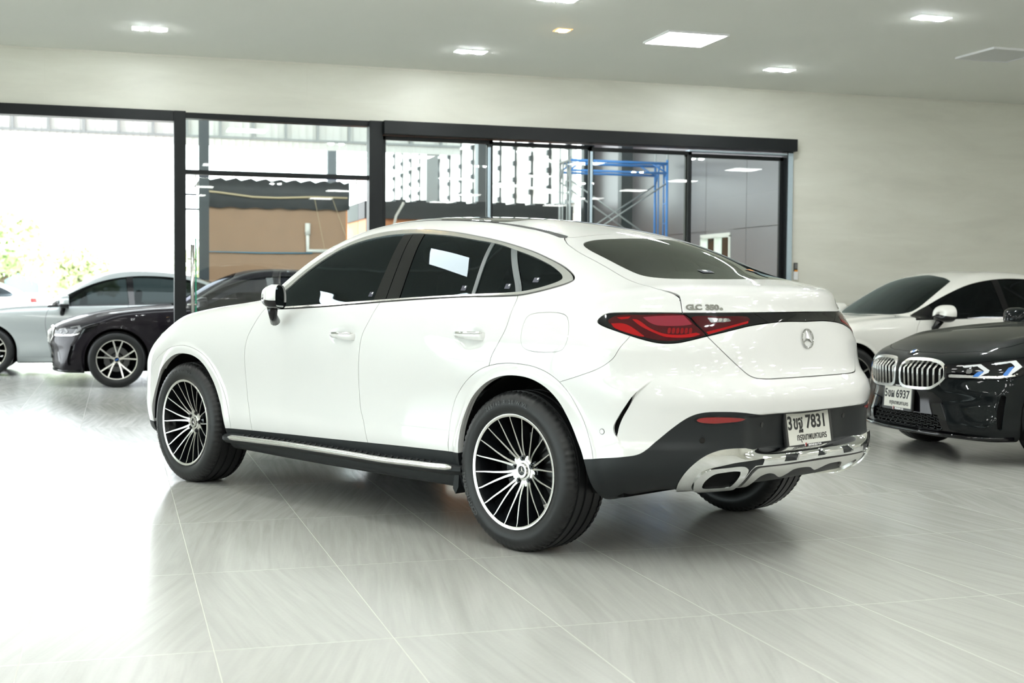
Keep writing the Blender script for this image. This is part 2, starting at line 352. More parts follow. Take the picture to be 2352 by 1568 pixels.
# remote control cradle on the wall
r = empty('remote_control', (7.875, WY, 1.45), 0, 'white remote control in its cradle on the wall right of the glass doors', 'remote control')
MB().box(-.03, .03, -.028, 0, -.10, .0).build('cradle', 'white_ink', r, bevel=.006)
c = MB().box(-.024, .024, -.024, -.006, -.02, .105).build('handset', 'plate_frame', r, bevel=.004)
MB().box(-.018, .018, -.026, -.024, .035, .095).build('screen', 'clear_lens', c)
M['orange'] = mat('orange_strip', (.8, .3, .03), .5)
MB().box(-.022, .022, -.027, -.024, .0, .018).build('orange_strip', 'orange', c)

# ================================================================ outside
M['ground'] = mat('pale_concrete', (.5, .5, .48), .8, noise=(2, .15))
struct(MB().box(-60, 60, 23, 130, -.25, -.005).build('ground', 'ground'))
M['sheet'] = mat('translucent_white_sheet', (.74, .73, .70), .5)
M['sheet_roof'] = mat('steel_roof_sheet', (.35, .36, .36), .5); M['girt'] = mat('galvanised_steel', (.30, .31, .31), .5, metal=.4)
M['steel'] = mat('dark_blue_steel', (.018, .024, .03), .5)
M['ochre'] = mat('tan_board', (.27, .155, .088), .6, noise=(3, .08)); M['orange_wall'] = mat('orange_paint', (.62, .24, .09), .6)
M['tarp'] = mat('black_tarpaulin', (.007, .009, .013), .6, bump=(6, .9)); M['batten'] = mat('timber_batten', (.42, .33, .2), .6)
M['pvc'] = mat('white_pvc', (.62, .6, .55), .4); M['blue'] = mat('blue_paint', (.03, .17, .47), .4); M['hose'] = mat('blue_hose', (.03, .16, .25), .5)
M['grey_panel'] = mat('grey_wall_panel', (.105, .092, .102), .35, spec=.5)
# canopy fascia of ribbed translucent sheet
root = empty('canopy', (0, 27, 0), 0, 'ribbed white canopy cladding across the top of the open doorway', 'canopy')
b = MB(); x = -14.0
while x < 7.0: b.box(x, x + .128, 0, .02, 4.07, 7.2); b.box(x + .128, x + .143, -.02, .02, 4.07, 7.2); x += .143
b.build('ribbed_sheet', 'sheet', root)
b = MB(); b.box(-14, 7, -.08, -.02, 4.225, 4.27); x = -14.4
while x < 7.0: b.box(x, x + .05, -.1, -.03, 4.25, 7.2); x += .655
b.build('girt_frame', 'girt', root)
root = empty('added_canopy_roof', (0, 27, 6.9), 0, 'unseen steel canopy roof added high over the forecourt to shade it', 'roof')
b = MB(); b.box(-16, 9.0, -12.7, -.2, .3, .36)  # out of view, added to keep sun and sky off the hut and cars
for y in (-12.4, -8.3, -4.1): b.box(-16, 9.0, y, y + .2, 0, .3)
b.build('roof', 'sheet_roof', root)
root = bpy.data.objects['canopy']
b = MB()
for x in (-13.6, 6.3): b.box(x, x + .25, .05, .3, 0, 7.2)
b.build('post', 'girt', root)
# steel stanchion beside the tan hut
root = empty('steel_column', (1.31, 21, 0), 0, 'dark steel column standing beside the tan hut', 'column')
b = MB(); b.box(-.075, .075, -.02, 0, 0, 4.3); b.box(-.075, .075, .13, .15, 0, 4.3); b.box(-.012, .012, 0, .13, 0, 4.3); b.build('column', 'steel', root)
b = MB()
for z in (2.65, 2.42): b.box(-.3, -.07, .05, .09, z, z + .03)
b.build('bracket', 'steel', root)
# tan hut with a tarpaulin eave
root = empty('hut', (2.55, 22, 0), 0, 'tan boarded hut with black tarpaulin round its eaves', 'hut')
MB().box(-1.14, 1.17, 0, 2.2, 0, 2.9).build('wall', 'ochre', root)
MB().box(1.17, 1.20, .01, 2.2, 0, 2.6).build('side_wall', 'orange_wall', root)
b = MB(); n = 30; V = []
for i in range(n + 1):
    x = -1.24 + 2.46 * i / n
    for j, z in enumerate((3.0 + .025 * math.sin(i * 2.1) , 2.8, 2.62, 2.53 + .012 * math.sin(i * 1.3))): V.append((x, -.06 - .02 * math.sin(i * 1.9 + j * 2) - (.02 if j in (1, 2) else 0), z))
for i in range(n + 1):
    x = -1.24 + 2.46 * i / n; V.append((x, 2.3, 3.02))
F = [(i*4+j, (i+1)*4+j, (i+1)*4+j+1, i*4+j+1) for i in range(n) for j in range(3)]
k0 = 4 * (n + 1); F += [(k0+i, k0+i+1, (i+1)*4, i*4) for i in range(n)]
b.add(V, F); b.build('tarpaulin', 'tarp', root, smooth=True)
MB().tube([(-1.17, -.11, 2.79), (-.9, -.12, 2.765), (-.4, -.12, 2.71), (0, -.12, 2.705), (.6, -.12, 2.735), (1.18, -.11, 2.735)], .017, 8).build('batten', 'batten', root, smooth=True)
b = MB(); b.tube([(.52, -.03, 2.27), (.52, -.03, 1.84), (.95, -.03, 1.835)], .035, 12); b.cyl((.52, -.03, 2.1), (.52, -.03, 2.30), .045, 12); b.build('waste_pipe', 'pvc', root, smooth=True)
b = MB(); b.tube([(-1.22, -.04, .2), (-1.22, -.04, 1.80), (-.3, -.04, 1.79), (.6, -.03, 1.80)], .012, 8); b.build('hose', 'hose', root, smooth=True)
b = MB(); b.tube([(.62, -.12, 2.72), (.80, -.1, 1.85)], .004, 5); b.tube([(.93, -.12, 2.7), (1.16, -.05, 2.1)], .004, 5); b.build('cord', 'batten', root)
root = empty('waste_bin', (3.45, 21.2, 0), 0, 'blue plastic barrel standing by the tan hut', 'barrel')
MB().lathe([(0, 0), (.26, 0), (.30, .3), (.31, .9), (.30, 1.5), (.32, 1.52), (.32, 1.62), (0, 1.63)], 32).build('barrel', 'blue', root, smooth=True)
root.children[0].rotation_euler.x = math.pi / 2
# long low shed further back
root = empty('shed', (4.5, 24.6, 0), 0, 'long dark shed with an orange lower wall behind the glazing', 'shed')
MB().box(.05, 4.2, 0, 2.1, 0, 2.56).build('wall', 'orange_wall', root)
b = MB(); x = 0
while x < 4.2: b.box(x, x + .2, -.12, 2.2, 2.55, 2.88 + .04 * (int(x * 5 + .5) % 2)); x += .2
b.build('tarpaulin', 'tarp', root)
b = MB(); b.tube([(.75, -.16, 2.86), (.6, -.16, 2.6), (.5, -.2, 2.2)], .025, 8); b.build('conduit', 'pvc', root)
# side wall: grey panels near, ribbed sheet beyond
root = empty('side_wall', (9.0, 15.6, 0), 0, 'pale grey panelled side wall seen through the right-hand glass doors', 'wall')
b = MB(); y = 0.0
ys = [0, .86, 2.0, 3.4, 4.9, 6.4, 8.7]; zs = [0, 2.155, 4.5, 6.2]
b.box(.05, .12, 0, 2.5, 0, 6.2); b.box(.05, .12, 3.6, 8.7, 0, 6.2); b.box(.05, .12, 2.5, 3.6, 2.155, 6.2); b.box(.05, .12, 2.5, 3.6, 0, 1.05)
for i in range(6):
    for j in range(3):
        y0, y1, z0, z1 = ys[i] + .006, ys[i+1] - .006, zs[j] + .006, zs[j+1] - .006
        if i == 2 and j == 0:     # opening around the window
            b.box(0, .05, y0, 2.52, z0, z1); b.box(0, .05, 2.52, y1, z0, 1.07); b.box(0, .05, 2.52, y1, 2.1, z1); continue
        if i == 3 and j == 0:
            b.box(0, .05, 3.55, y1, z0, z1); b.box(0, .05, y0, 3.55, z0, 1.07); b.box(0, .05, y0, 3.55, 2.1, z1); continue
        b.box(0, .05, y0, y1, z0, z1)
b.build('cladding', 'grey_panel', root)
b = MB()
for (z0, z1) in ((1.06, 1.11), (2.05, 2.11), (1.56, 1.59)): b.box(-.02, .1, 2.51, 3.56, z0, z1)
for y0 in (2.51, 3.01, 3.52): b.box(-.02, .1, y0, y0 + .04, 1.1, 2.07)
f = b.build('window_frame', 'pvc', root); MB().box(.04, .05, 2.54, 3.53, 1.1, 2.06).build('window_pane', 'clear', f)
b = MB()
for y0 in (6.5, 8.5): b.box(-.22, 0, y0, y0 + .17, 0, 6.1)
b.box(-.16, 0, 0, 8.6, 6.0, 6.2); b.build('stanchion', 'steel', root)
root = empty('ribbed_wall', (9.0, 25.2, 0), 0, 'white ribbed sheet wall with dark notched battens behind the scaffold', 'wall')
MB().box(0, .03, 0, 19.5, 0, 9).build('sheet', 'sheet', root)
b = MB()
for k in range(15):
    y = .3 + k * 1.27; b.box(-.05, -.01, y, y + .05, 2.5, 9)
    for j in range(17): b.box(-.10, -.01, y - .03, y + .08, 2.6 + j * .38, 2.72 + j * .38)
b.build('batten', 'steel', root)
b = MB()
for z0, z1 in ((3.2, 4.2), (3.6, 6.2)): b.tube([(-.12, 0, z0), (-.12, 9, z1)], .03, 6)
for z in (3.0, 5.0): b.box(-.08, -.02, 0, 18, z, z + .06)
b.build('brace', 'girt', root)
for y, lab in ((29.2, 'tall dark stanchion behind the second glass door'), (43.2, 'far pale stanchion at the end of the ribbed wall')):
    o = tag(MB().box(8.45 - (.42 if y < 30 else 1.75), 8.85 - (.5 if y < 30 else 1.85), y, y + .3, 0, 9).build('stanchion', 'steel'), lab, 'column')
# blue scaffold tower
root = empty('scaffold', (7.05, 20, 0), 0, 'blue and grey scaffold tower standing outside the glass doors', 'scaffold')
for (x, col) in ((0, 'girt'), (1.71, 'blue')):
    for lift_ in (0, 1.7):
        b = MB()
        for y in (0, .50): b.cyl((x, y, lift_), (x, y, lift_ + 1.68), .021, 10)
        b.cyl((x, 0, lift_ + 1.62), (x, .50, lift_ + 1.62), .02, 10); b.cyl((x, .0, lift_ + 1.3), (x, .2, lift_ + 1.62), .015, 8); b.cyl((x, .50, lift_ + 1.3), (x, .3, lift_ + 1.62), .015, 8)
        for y in (.14, .36): b.cyl((x, y, lift_ + .1), (x, y, lift_ + 1.62), .014, 8)
        for k in range(4): b.cyl((x, 0, lift_ + .3 + .33 * k), (x, .14, lift_ + .3 + .33 * k), .012, 8)
        b.build('end_frame', col, root, smooth=True)
b = MB()
for y in (0, .50):
    b.cyl((0, y, 3.32), (1.71, y, 3.32), .024, 10); b.cyl((0, y, 3.16), (1.71, y, 3.16), .02, 10)
    b.cyl((.0, y, 3.16), (.2, y, 3.32), .014, 8); b.cyl((1.71, y, 3.16), (1.42, y, 3.32), .014, 8)
b.build('top_rail', 'blue', root, smooth=True)
b = MB()
for y in (0, .50):
    for z0 in (.2, 1.9): b.cyl((0, y, z0), (1.71, y, z0 + 1.1), .013, 8); b.cyl((0, y, z0 + 1.1), (1.71, y, z0), .013, 8)
b.build('cross_brace', 'girt', root, smooth=True)
b = MB()
for x in (0, 1.71):
    for y in (0, .50): b.cyl((x, y, 3.38), (x, y, 3.55), .014, 8)
b.build('spigot', 'girt', root)
# trees and glazed building far beyond the forecourt
M['leaf'] = mat('leaves', (.48, .60, .32), .6); M['bark'] = mat('bark', (.16, .12, .09), .8)
M['teal'] = mat('teal_glass', (.16, .40, .42), .2); M['far_wall'] = mat('far_wall', (.6, .62, .6), .7)
def tree(x, y, h, r, seed, label, green):
    rng = np.random.default_rng(seed); root = empty('tree', (x, y, 0), 0, label, 'tree', None)
    b = MB(); b.tube([(0, 0, 0), (.1, 0, h * .3), (-.05, .1, h * .55), (.1, 0, h * .85)], [.16, .12, .09, .03], 8)
    for k in range(6):
        a = k * 1.1; b.tube([(0, 0, h * (.35 + .07 * k)), (math.cos(a) * r * .6, math.sin(a) * r * .6, h * (.5 + .07 * k))], [.06, .02], 6)
    b.build('trunk', 'bark', root, smooth=True)
    V = []; F = []
    for k in range(2600):
        c = rng.normal(size=3); c /= np.linalg.norm(c); q = rng.random() ** .4
        p = c * q * np.array([r, r, h * .36]) * (1 + .25 * math.sin(5 * c[0] + 3 * c[2])) + np.array([0, 0, h * .66])
        a, d = rng.normal(size=3), rng.normal(size=3); a /= np.linalg.norm(a); d -= a * (a @ d); d /= np.linalg.norm(d); s = .10 + .08 * rng.random()
        i0 = len(V); V += [p - a * s, p + d * s * .5, p + a * s, p - d * s * .5]; F.append((i0, i0+1, i0+2, i0+3))
    raw('foliage', V, F, green, root, smooth=False); return root
M['leaf2'] = mat('pale_leaves', (.58, .64, .40), .6)
tree(-3.6, 44, 3.9, 1.9, 1, 'leafy tree far off at the left edge of the doorway', 'leaf')
tree(-1.2, 47, 2.7, 1.3, 2, 'small yellowish tree far off behind the silver-grey saloon', 'leaf2')
tree(3.6, 46, 3.0, 1.7, 3, 'low pale tree far off just left of the door post', 'leaf2')
tree(6.3, 52, 3.2, 1.9, 4, 'pale tree seen through the gap beside the door handle', 'leaf2')
root = empty('office_building', (-9, 58, 0), 0, 'low teal glazed building far behind the forecourt trees', 'building')
MB().box(-5, 7, 0, 6, 0, .9).build('plinth', 'far_wall', root); MB().box(-5, 7, 0, 6, 1.9, 2.3).build('roof', 'far_wall', root)
for k in range(8):
    f = MB().box(-5 + k * 1.55, -5 + k * 1.55 + .2, -.05, .1, .9, 1.9).build('pier', 'far_wall', root)
    MB().box(-5 + k * 1.55 + .2, -5 + k * 1.55 + 1.55, .02, .08, .9, 1.9).build('window_glazing', 'teal', f)
# ---------------------------------------------------------------- smooth body surfaces
def spl(*pts):
    """smooth 1-D curve through (a, b) pairs, evaluated by table lookup"""
    p = sorted(pts); xs = np.array([q[0] for q in p], float); ys = np.array([q[1] for q in p], float)
    n = len(xs); h = np.diff(xs); d = np.diff(ys) / h
    m = np.zeros(n)
    m[0] = d[0]; m[-1] = d[-1]
    for i in range(1, n - 1):
        if d[i-1] * d[i] > 0:
            w1 = 2 * h[i] + h[i-1]; w2 = h[i] + 2 * h[i-1]
            m[i] = (w1 + w2) / (w1 / d[i-1] + w2 / d[i])
    X = np.linspace(xs[0], xs[-1], 1500)
    k = np.clip(np.searchsorted(xs, X) - 1, 0, n - 2)
    t = (X - xs[k]) / h[k]
    Y = ((2*t**3 - 3*t**2 + 1) * ys[k] + (t**3 - 2*t**2 + t) * h[k] * m[k]
         + (-2*t**3 + 3*t**2) * ys[k+1] + (t**3 - t**2) * h[k] * m[k+1])
    r = max(2, int(0.02 * 1500))
    ker = np.exp(-0.5 * (np.arange(-2*r, 2*r + 1) / (r * 0.6))**2); ker /= ker.sum()
    Yp = np.concatenate([Y[0] + (Y[0] - Y[1:2*r+1][::-1]), Y, Y[-1] + (Y[-1] - Y[-2*r-1:-1][::-1])])
    Y = np.convolve(Yp, ker, 'valid')
    s0 = (Y[1] - Y[0]) / (X[1] - X[0]); s1 = (Y[-1] - Y[-2]) / (X[-1] - X[-2])
    def f(v):
        v = np.asarray(v, float)
        r_ = np.interp(v, X, Y)
        r_ = np.where(v < X[0], Y[0] + (v - X[0]) * s0, r_)
        return np.where(v > X[-1], Y[-1] + (v - X[-1]) * s1, r_)
    return f

def smax(a, b, k):
    h = np.maximum(k - np.abs(a - b), 0) / k
    return np.maximum(a, b) + h * h * h * k / 6.0
def smin(a, b, k): return -smax(-a, -b, k)
def sstep(t): t = np.clip(t, 0, 1); return t * t * t * (t * (6 * t - 15) + 10)

class Body:
    """car skin as the zero set of a smooth function; x forward from the rear axle, y left, z up"""
    def __init__(s, **k): s.__dict__.update(k)
    def W(s, x, z):
        w = s.P(z) + s.plan(x)
        for (ax, az, ar, am) in s.arch:
            d = np.hypot(x - ax, (z - az))
            w = w + am * sstep((ar + .03 - d) / .05)
            w = w + s.haunch * np.exp(-((x - ax) / .60)**2) * np.exp(-((z - .82) / .17)**2)
        for (hx, hz, ra, rb) in s.__dict__.get('cups', ()):
            w = w - .011 * np.exp(-(((x - hx) / ra)**2 + ((z - hz) / rb)**2)**1.6)
        return w
    def f(s, x, y, z):
        y = np.abs(y)
        fs = y - s.W(x, z)
        yy = y / .8
        c, p = s.cr(z), s.pr(z)
        fr = (s.xr(z) + c * yy**p - x)
        fr = fr / np.sqrt(1 + (c * p / .8 * yy**(p - 1))**2)
        if s.rec: fr = fr + s.rec(x, y, z)
        fz = s.cf(z) * np.ones_like(y)
        ff = x - (s.xf(z) - fz * yy**s.pf)
        ff = ff / np.sqrt(1 + (fz * s.pf / .8 * yy**(s.pf - 1))**2)
        ht = s.H(x + s.hbow * yy**2) - s.hcrown(x) * yy**2
        ft = z - ht
        if s.hood: ft = ft - s.hood(x, y)
        low = smax(fs, ft, s.kt)
        # greenhouse
        zz = smax(z, s.zb, .10) - 1.15; g = s.G0(x) - s.gs * zz - .15 * zz**2
        gs = (y - g) / math.sqrt(1 + s.gs**2)
        wf = sstep((x - s.xm) / .8)
        xe = x + wf * s.wbow * yy**2 - (1 - wf) * s.rbow * yy**2
        e = .01
        sl = (s.T(xe + e) - s.T(xe - e)) / (2 * e)
        gt = (z - s.T(xe) + s.crown * yy**2) / np.sqrt(1 + sl**2)
        gh = smax(gs, gt, s.kg)
        k = s.kj + s.kjr * sstep((.5 - x) / 1.0)
        u = smax(smax(smin(low, gh, k), fr, s.kr), ff, s.kf)
        return smax(u, s.bot(x) - z, .05)
    def grad(s, x, y, z, e=2e-3):
        g = np.stack([s.f(x+e, y, z) - s.f(x-e, y, z), s.f(x, y+e, z) - s.f(x, y-e, z), s.f(x, y, z+e) - s.f(x, y, z-e)], -1) / (2 * e)
        return g
    def project(s, V, n=5):
        for _ in range(n):
            f = s.f(V[:, 0], V[:, 1], V[:, 2]); g = s.grad(V[:, 0], V[:, 1], V[:, 2])
            V = V - np.clip(f / np.maximum((g**2).sum(1), .05), -.02, .02)[:, None] * g
        return V
    def normals(s, V):
        g = s.grad(V[:, 0], V[:, 1], V[:, 2]); return g / np.maximum(np.linalg.norm(g, axis=1), 1e-9)[:, None]
    def mesh(s, h, box):
        """surface nets over the left half, cut exactly at y = 0 -> vertices, triangles"""
        (x0, x1), (y0, y1), (z0, z1) = box
        X = np.arange(x0, x1, h); Y = np.arange(-1.5 * h, y1, h); Z = np.arange(z0, z1, h)
        F = np.empty((len(X), len(Y), len(Z)), np.float32)
        gy, gz = np.meshgrid(Y, Z, indexing='ij')
        for i, xv in enumerate(X): F[i] = s.f(np.full_like(gy, xv), gy, gz)
        S = F < 0
        acc = np.zeros((len(X)-1, len(Y)-1, len(Z)-1, 3), np.float32); cnt = np.zeros(acc.shape[:3], np.float32)
        def cell(o): return tuple(slice(o[a], acc.shape[a] + o[a]) for a in range(3))
        cor = [(i, j, k) for i in (0, 1) for j in (0, 1) for k in (0, 1)]
        for a in cor:
            for ax in range(3):
                if a[ax]: continue
                b = list(a); b[ax] = 1
                fa, fb = F[cell(a)], F[cell(b)]
                m = (fa < 0) != (fb < 0)
                t = np.where(m, fa / np.where(m, fa - fb, 1), 0)
                for q in range(3): acc[..., q] += np.where(m, a[q] + (t if q == ax else 0), 0)
                cnt += m
        act = cnt > 0
        idx = -np.ones(act.shape, np.int64); idx[act] = np.arange(act.sum())
        I = np.argwhere(act)
        V = (acc[act] / cnt[act][:, None] + I) * h + np.array([X[0], Y[0], Z[0]])
        Q = []
        for ax in range(3):
            o1, o2 = [(1, 2), (2, 0), (0, 1)][ax]
            sl = [slice(None)] * 3; sh = [slice(None)] * 3
            sl[ax] = slice(0, -1); sh[ax] = slice(1, None)
            m = S[tuple(sl)] != S[tuple(sh)]; ins = S[tuple(sl)]
            E = np.argwhere(m); fl = ins[m]
            ok = (E[:, o1] > 0) & (E[:, o2] > 0) & (E[:, o1] < acc.shape[o1]) & (E[:, o2] < acc.shape[o2])
            E, fl = E[ok], fl[ok]
            def at(d1, d2):
                e = E.copy(); e[:, o1] -= d1; e[:, o2] -= d2; return idx[e[:, 0], e[:, 1], e[:, 2]]
            q = np.stack([at(1, 1), at(0, 1), at(0, 0), at(1, 0)], 1)
            q[~fl] = q[~fl][:, ::-1]; Q.append(q)
        Q = np.concatenate(Q); Q = Q[(Q >= 0).all(1)]
        V = s.project(V.astype(float), 6)
        T = np.concatenate([Q[:, [0, 1, 2]], Q[:, [0, 2, 3]]])
        V, T, _ = cut(V, T, -V[:, 1])
        V[np.abs(V[:, 1]) < 1e-3, 1] = 0
        return V, T

def cut(V, T, g, keep_out=False):
    """split triangles where the vertex value g changes sign; keep g <= 0 (or both sides)"""
    g = np.where(np.abs(g) < 1e-7, -1e-7, g)
    ins = g < 0
    c = ins[T].sum(1)
    Tin = T[c == 3]; Tout = T[c == 0]
    mix = T[(c > 0) & (c < 3)]
    if len(mix) == 0: return compact(V, Tin) + ((compact(V, Tout)) if keep_out else None,)
    m = ins[mix]; odd_in = m.sum(1) == 1
    odd = np.where(odd_in[:, None], m, ~m); k = odd.argmax(1); r = np.arange(len(mix))
    a, b, c_ = mix[r, k], mix[r, (k+1) % 3], mix[r, (k+2) % 3]
    e = np.concatenate([np.stack([a, b], 1), np.stack([a, c_], 1)]); e.sort(1)
    ue, inv = np.unique(e, axis=0, return_inverse=True); inv = inv.ravel()
    t = g[ue[:, 0]] / (g[ue[:, 0]] - g[ue[:, 1]])
    NV = V[ue[:, 0]] + t[:, None] * (V[ue[:, 1]] - V[ue[:, 0]])
    n0 = len(V); V2 = np.concatenate([V, NV])
    p, q = n0 + inv[:len(mix)], n0 + inv[len(mix):]
    tri = np.stack([a, p, q], 1); q1 = np.stack([p, b, c_], 1); q2 = np.stack([p, c_, q], 1)
    Tin = np.concatenate([Tin, tri[odd_in], q1[~odd_in], q2[~odd_in]])
    Tout = np.concatenate([Tout, tri[~odd_in], q1[odd_in], q2[odd_in]])
    return compact(V2, Tin) + ((compact(V2, Tout)) if keep_out else None,)
def compact(V, T):
    if len(T) == 0: return np.zeros((0, 3)), np.zeros((0, 3), int)
    u, inv = np.unique(T, return_inverse=True); return V[u].copy(), inv.reshape(T.shape)

def polysd(poly, P):
    """signed distance (negative inside) of 2-D points to a closed polygon"""
    A = np.asarray(poly, float); B = np.roll(A, -1, 0)
    d2 = np.full(len(P), 1e9); ins = np.zeros(len(P), bool)
    for a, b in zip(A, B):
        e = b - a; w = P - a
        t = np.clip((w @ e) / max(e @ e, 1e-12), 0, 1)
        q = w - t[:, None] * e; d2 = np.minimum(d2, (q**2).sum(1))
        c = (a[1] > P[:, 1]) != (b[1] > P[:, 1])
        if abs(b[1] - a[1]) > 1e-12: ins ^= c & (P[:, 0] < e[0] * (P[:, 1] - a[1]) / e[1] + a[0])
    d = np.sqrt(d2); return np.where(ins, -d, d)
def linesd(line, P):
    """unsigned distance of 2-D points to an open polyline"""
    A = np.asarray(line, float); d2 = np.full(len(P), 1e9)
    for a, b in zip(A[:-1], A[1:]):
        e = b - a; w = P - a; t = np.clip((w @ e) / max(e @ e, 1e-12), 0, 1)
        d2 = np.minimum(d2, ((w - t[:, None] * e)**2).sum(1))
    return np.sqrt(d2)
def smooth(pts, n=6, closed=True):
    """Catmull-Rom through the points; points written as (a, b, 1) stay sharp corners"""
    P = [np.array(p[:2], float) for p in pts]; C = [len(p) > 2 for p in pts]; N = len(P); out = []
    for i in range(N if closed else N - 1):
        j = (i + 1) % N
        p1, p2 = P[i], P[j]
        p0 = p1 + (p1 - p2) if (C[i] or (not closed and i == 0)) else P[i-1]
        p3 = p2 + (p2 - p1) if (C[j] or (not closed and j == N-1)) else P[(j+1) % N]
        if C[i] or (not closed and i == 0): p0 = p1
        if C[j] or (not closed and j == N-1): p3 = p2
        L = np.hypot(*(p2 - p1)); t1 = (p2 - p0) / max(np.hypot(*(p2-p1)) + np.hypot(*(p1-p0)), 1e-9) * L
        t2 = (p3 - p1) / max(np.hypot(*(p3-p2)) + np.hypot(*(p2-p1)), 1e-9) * L
        for t in np.arange(n) / n:
            out.append((2*t**3-3*t**2+1)*p1 + (t**3-2*t**2+t)*t1 + (-2*t**3+3*t**2)*p2 + (t**3-t**2)*t2)
    if not closed: out.append(P[-1])
    return np.array(out)
_uc = spl((.50,-.28),(.56,-.303),(.59,-.318),(.626,-.317),(.664,-.290),(.706,-.256),(.744,-.222),(.773,-.186),(.80,-.142),(.84,-.07))
# half-width by height, plan taper, roof and hood lines of the white coupe-SUV
def _rec(x, y, z):
    # the number-plate recess in the black lower bumper
    u = -x - y
    scoop = .012 * sstep((u - _uc(z) + .006) / .030) * sstep((.840 - z) / .085) * (1 - sstep((u + .02) / .42)) * sstep((z - .515) / .05) * sstep((-x - .3) / .1)
    return scoop + .072 * sstep((.56 - y) / .30) * sstep((.674 - z) / .022) * sstep((z - .470) / .05)
HERO = Body(
    P=spl((.15,.80),(.22,.85),(.28,.885),(.34,.905),(.40,.918),(.45,.921),(.50,.915),(.60,.911),(.70,.916),(.80,.925),(.88,.929),(.95,.927),(1.02,.917),(1.08,.901),(1.14,.880),(1.20,.852),(1.30,.79),(1.4,.72)),
    plan=spl((-1.2,-.02),(-.5,0),(0,0),(1.4,0),(2.4,0),(2.9,-.004),(3.2,-.018),(3.5,-.05),(3.8,-.11)),
    arch=[(-.04,.385,.455,.012),(2.888,.385,.455,.012)], haunch=.014, cups=[(1.295,.945,.085,.042),(.305,.975,.085,.042)],
    xr=spl((.15,-.60),(.25,-.72),(.32,-.84),(.38,-.95),(.43,-1.005),(.48,-1.02),(.58,-1.015),(.66,-1.022),(.73,-1.035),(.78,-1.02),(.83,-.975),(.88,-.958),(.95,-.945),(1.02,-.935),(1.08,-.929),(1.12,-.922),(1.17,-.925),(1.2,-.925),(1.3,-.90)),
    cr=spl((.3,.28),(.7,.29),(.88,.27),(.95,.26),(1.02,.31),(1.08,.36),(1.15,.39),(1.25,.40)),
    pr=spl((.3,3.2),(.7,3.1),(.95,3.0),(1.02,2.9),(1.08,2.5),(1.15,2.1),(1.25,2.0)),
    rec=_rec,
    xf=spl((.15,3.60),(.3,3.70),(.5,3.735),(.7,3.72),(.8,3.67),(.9,3.56),(.97,3.45),(1.1,3.3)),
    cf=spl((.2,.14),(.7,.13),(.9,.17),(1.1,.2)), pf=5.0,
    H=spl((4.0,.70),(3.7,.83),(3.55,.905),(3.4,.962),(3.2,1.022),(3.0,1.062),(2.7,1.102),(2.4,1.132),(2.2,1.15),(1.5,1.16),(.5,1.19),(0,1.205),(-.4,1.225),(-.6,1.238),(-.75,1.226),(-.88,1.212),(-1.0,1.2)),
    hbow=0.0, hcrown=spl((-1,.05),(-.4,.05),(.5,.03),(2.3,.02),(4,.03)), hood=None,
    kt=.16, kr=.10, kf=.12,
    bot=spl((-1.2,.37),(-.8,.345),(-.6,.33),(-.45,.27),(.4,.24),(2.4,.24),(3.2,.24),(3.5,.26),(3.8,.30)),
    G0=spl((-1.0,.60),(-.7,.66),(-.4,.745),(-.1,.808),(.3,.845),(.8,.862),(1.4,.866),(1.9,.857),(2.3,.825),(2.7,.77)),
    gs=.56, xm=.8, wbow=.06, rbow=.16, crown=.075, zb=1.09, kg=.20,
    T=spl((2.9,.93),(2.6,1.02),(2.4,1.145),(2.2,1.285),(2.0,1.418),(1.8,1.512),(1.6,1.568),(1.4,1.592),(1.15,1.604),(.9,1.597),(.6,1.575),(.3,1.533),(.1,1.495),(0,1.470),(-.2,1.406),(-.4,1.327),(-.56,1.258),(-.75,1.17),(-1.,1.05)),
    kj=.05, kjr=.16)
# ================================================================ wheels
def tyre(name, parent, R, w, rr, side_text=None, notch=True):
    h = w / 2
    prof = [(rr - .012, h - .03), (rr + .002, h - .012), (rr + .018, h - .001), (rr + .04, h + .004), ((R + rr) / 2, h + .004), (R - .030, h - .003), (R - .016, h - .012), (R - .006, h - .026), (R - .002, h - .040)]
    tread = [(R - .001, h - .045)]
    for g in (.60, .22, -.22, -.60):
        tread += [(R, g * h + .007), (R - .008, g * h + .006), (R - .008, g * h - .006), (R, g * h - .007)]
    tread += [(R - .001, -h + .045)]
    full = prof + tread + [(r, -y) for r, y in prof[::-1]]
    N = 216
    def fn(r, y, i):
        if notch and R - .0165 < r and abs(y) > h - .05 and i % 3 == 0: return r - .006
        return r
    b = MB(); b.lathe(full, N, fn); o = b.build(name, 'rubber', parent, auto=.9)
    if side_text:
        for (s, a0, size, rad) in side_text:
            n = len(s); tb = MB()
            for i, ch in enumerate(s):
                if ch == ' ': continue
                V, F = text_mesh(ch, size, .0006, .0006)
                a = a0 - (i - (n - 1) / 2) * size * .68 / rad
                # letters stand on the sidewall, tops outward (seen from +y, clockwise)
                tb.add([tuple(Matrix.Rotation(a, 4, 'Y') @ Vector((-x, h + .0045 + z, rad + y))) for x, y, z in V], F)
            tb.build('sidewall_lettering', 'tyre_text', o)
    return o
def star_pts(r, w0):
    P = []
    for k in range(3):
        a = k * 2 * math.pi / 3; P.append((r * math.sin(a), r * math.cos(a))); a += math.pi / 3; P.append((w0 * math.sin(a), w0 * math.cos(a)))
    return P
def star_solid(b, r, w0, fn, h):
    """three-pointed star with a raised ridge; fn(a, b, d)"""
    P = star_pts(r, w0); n = 6; V = [fn(a, c, 0) for a, c in P] + [fn(0, 0, h)]
    b.add(V, [(i, (i + 1) % n, n) for i in range(n)])
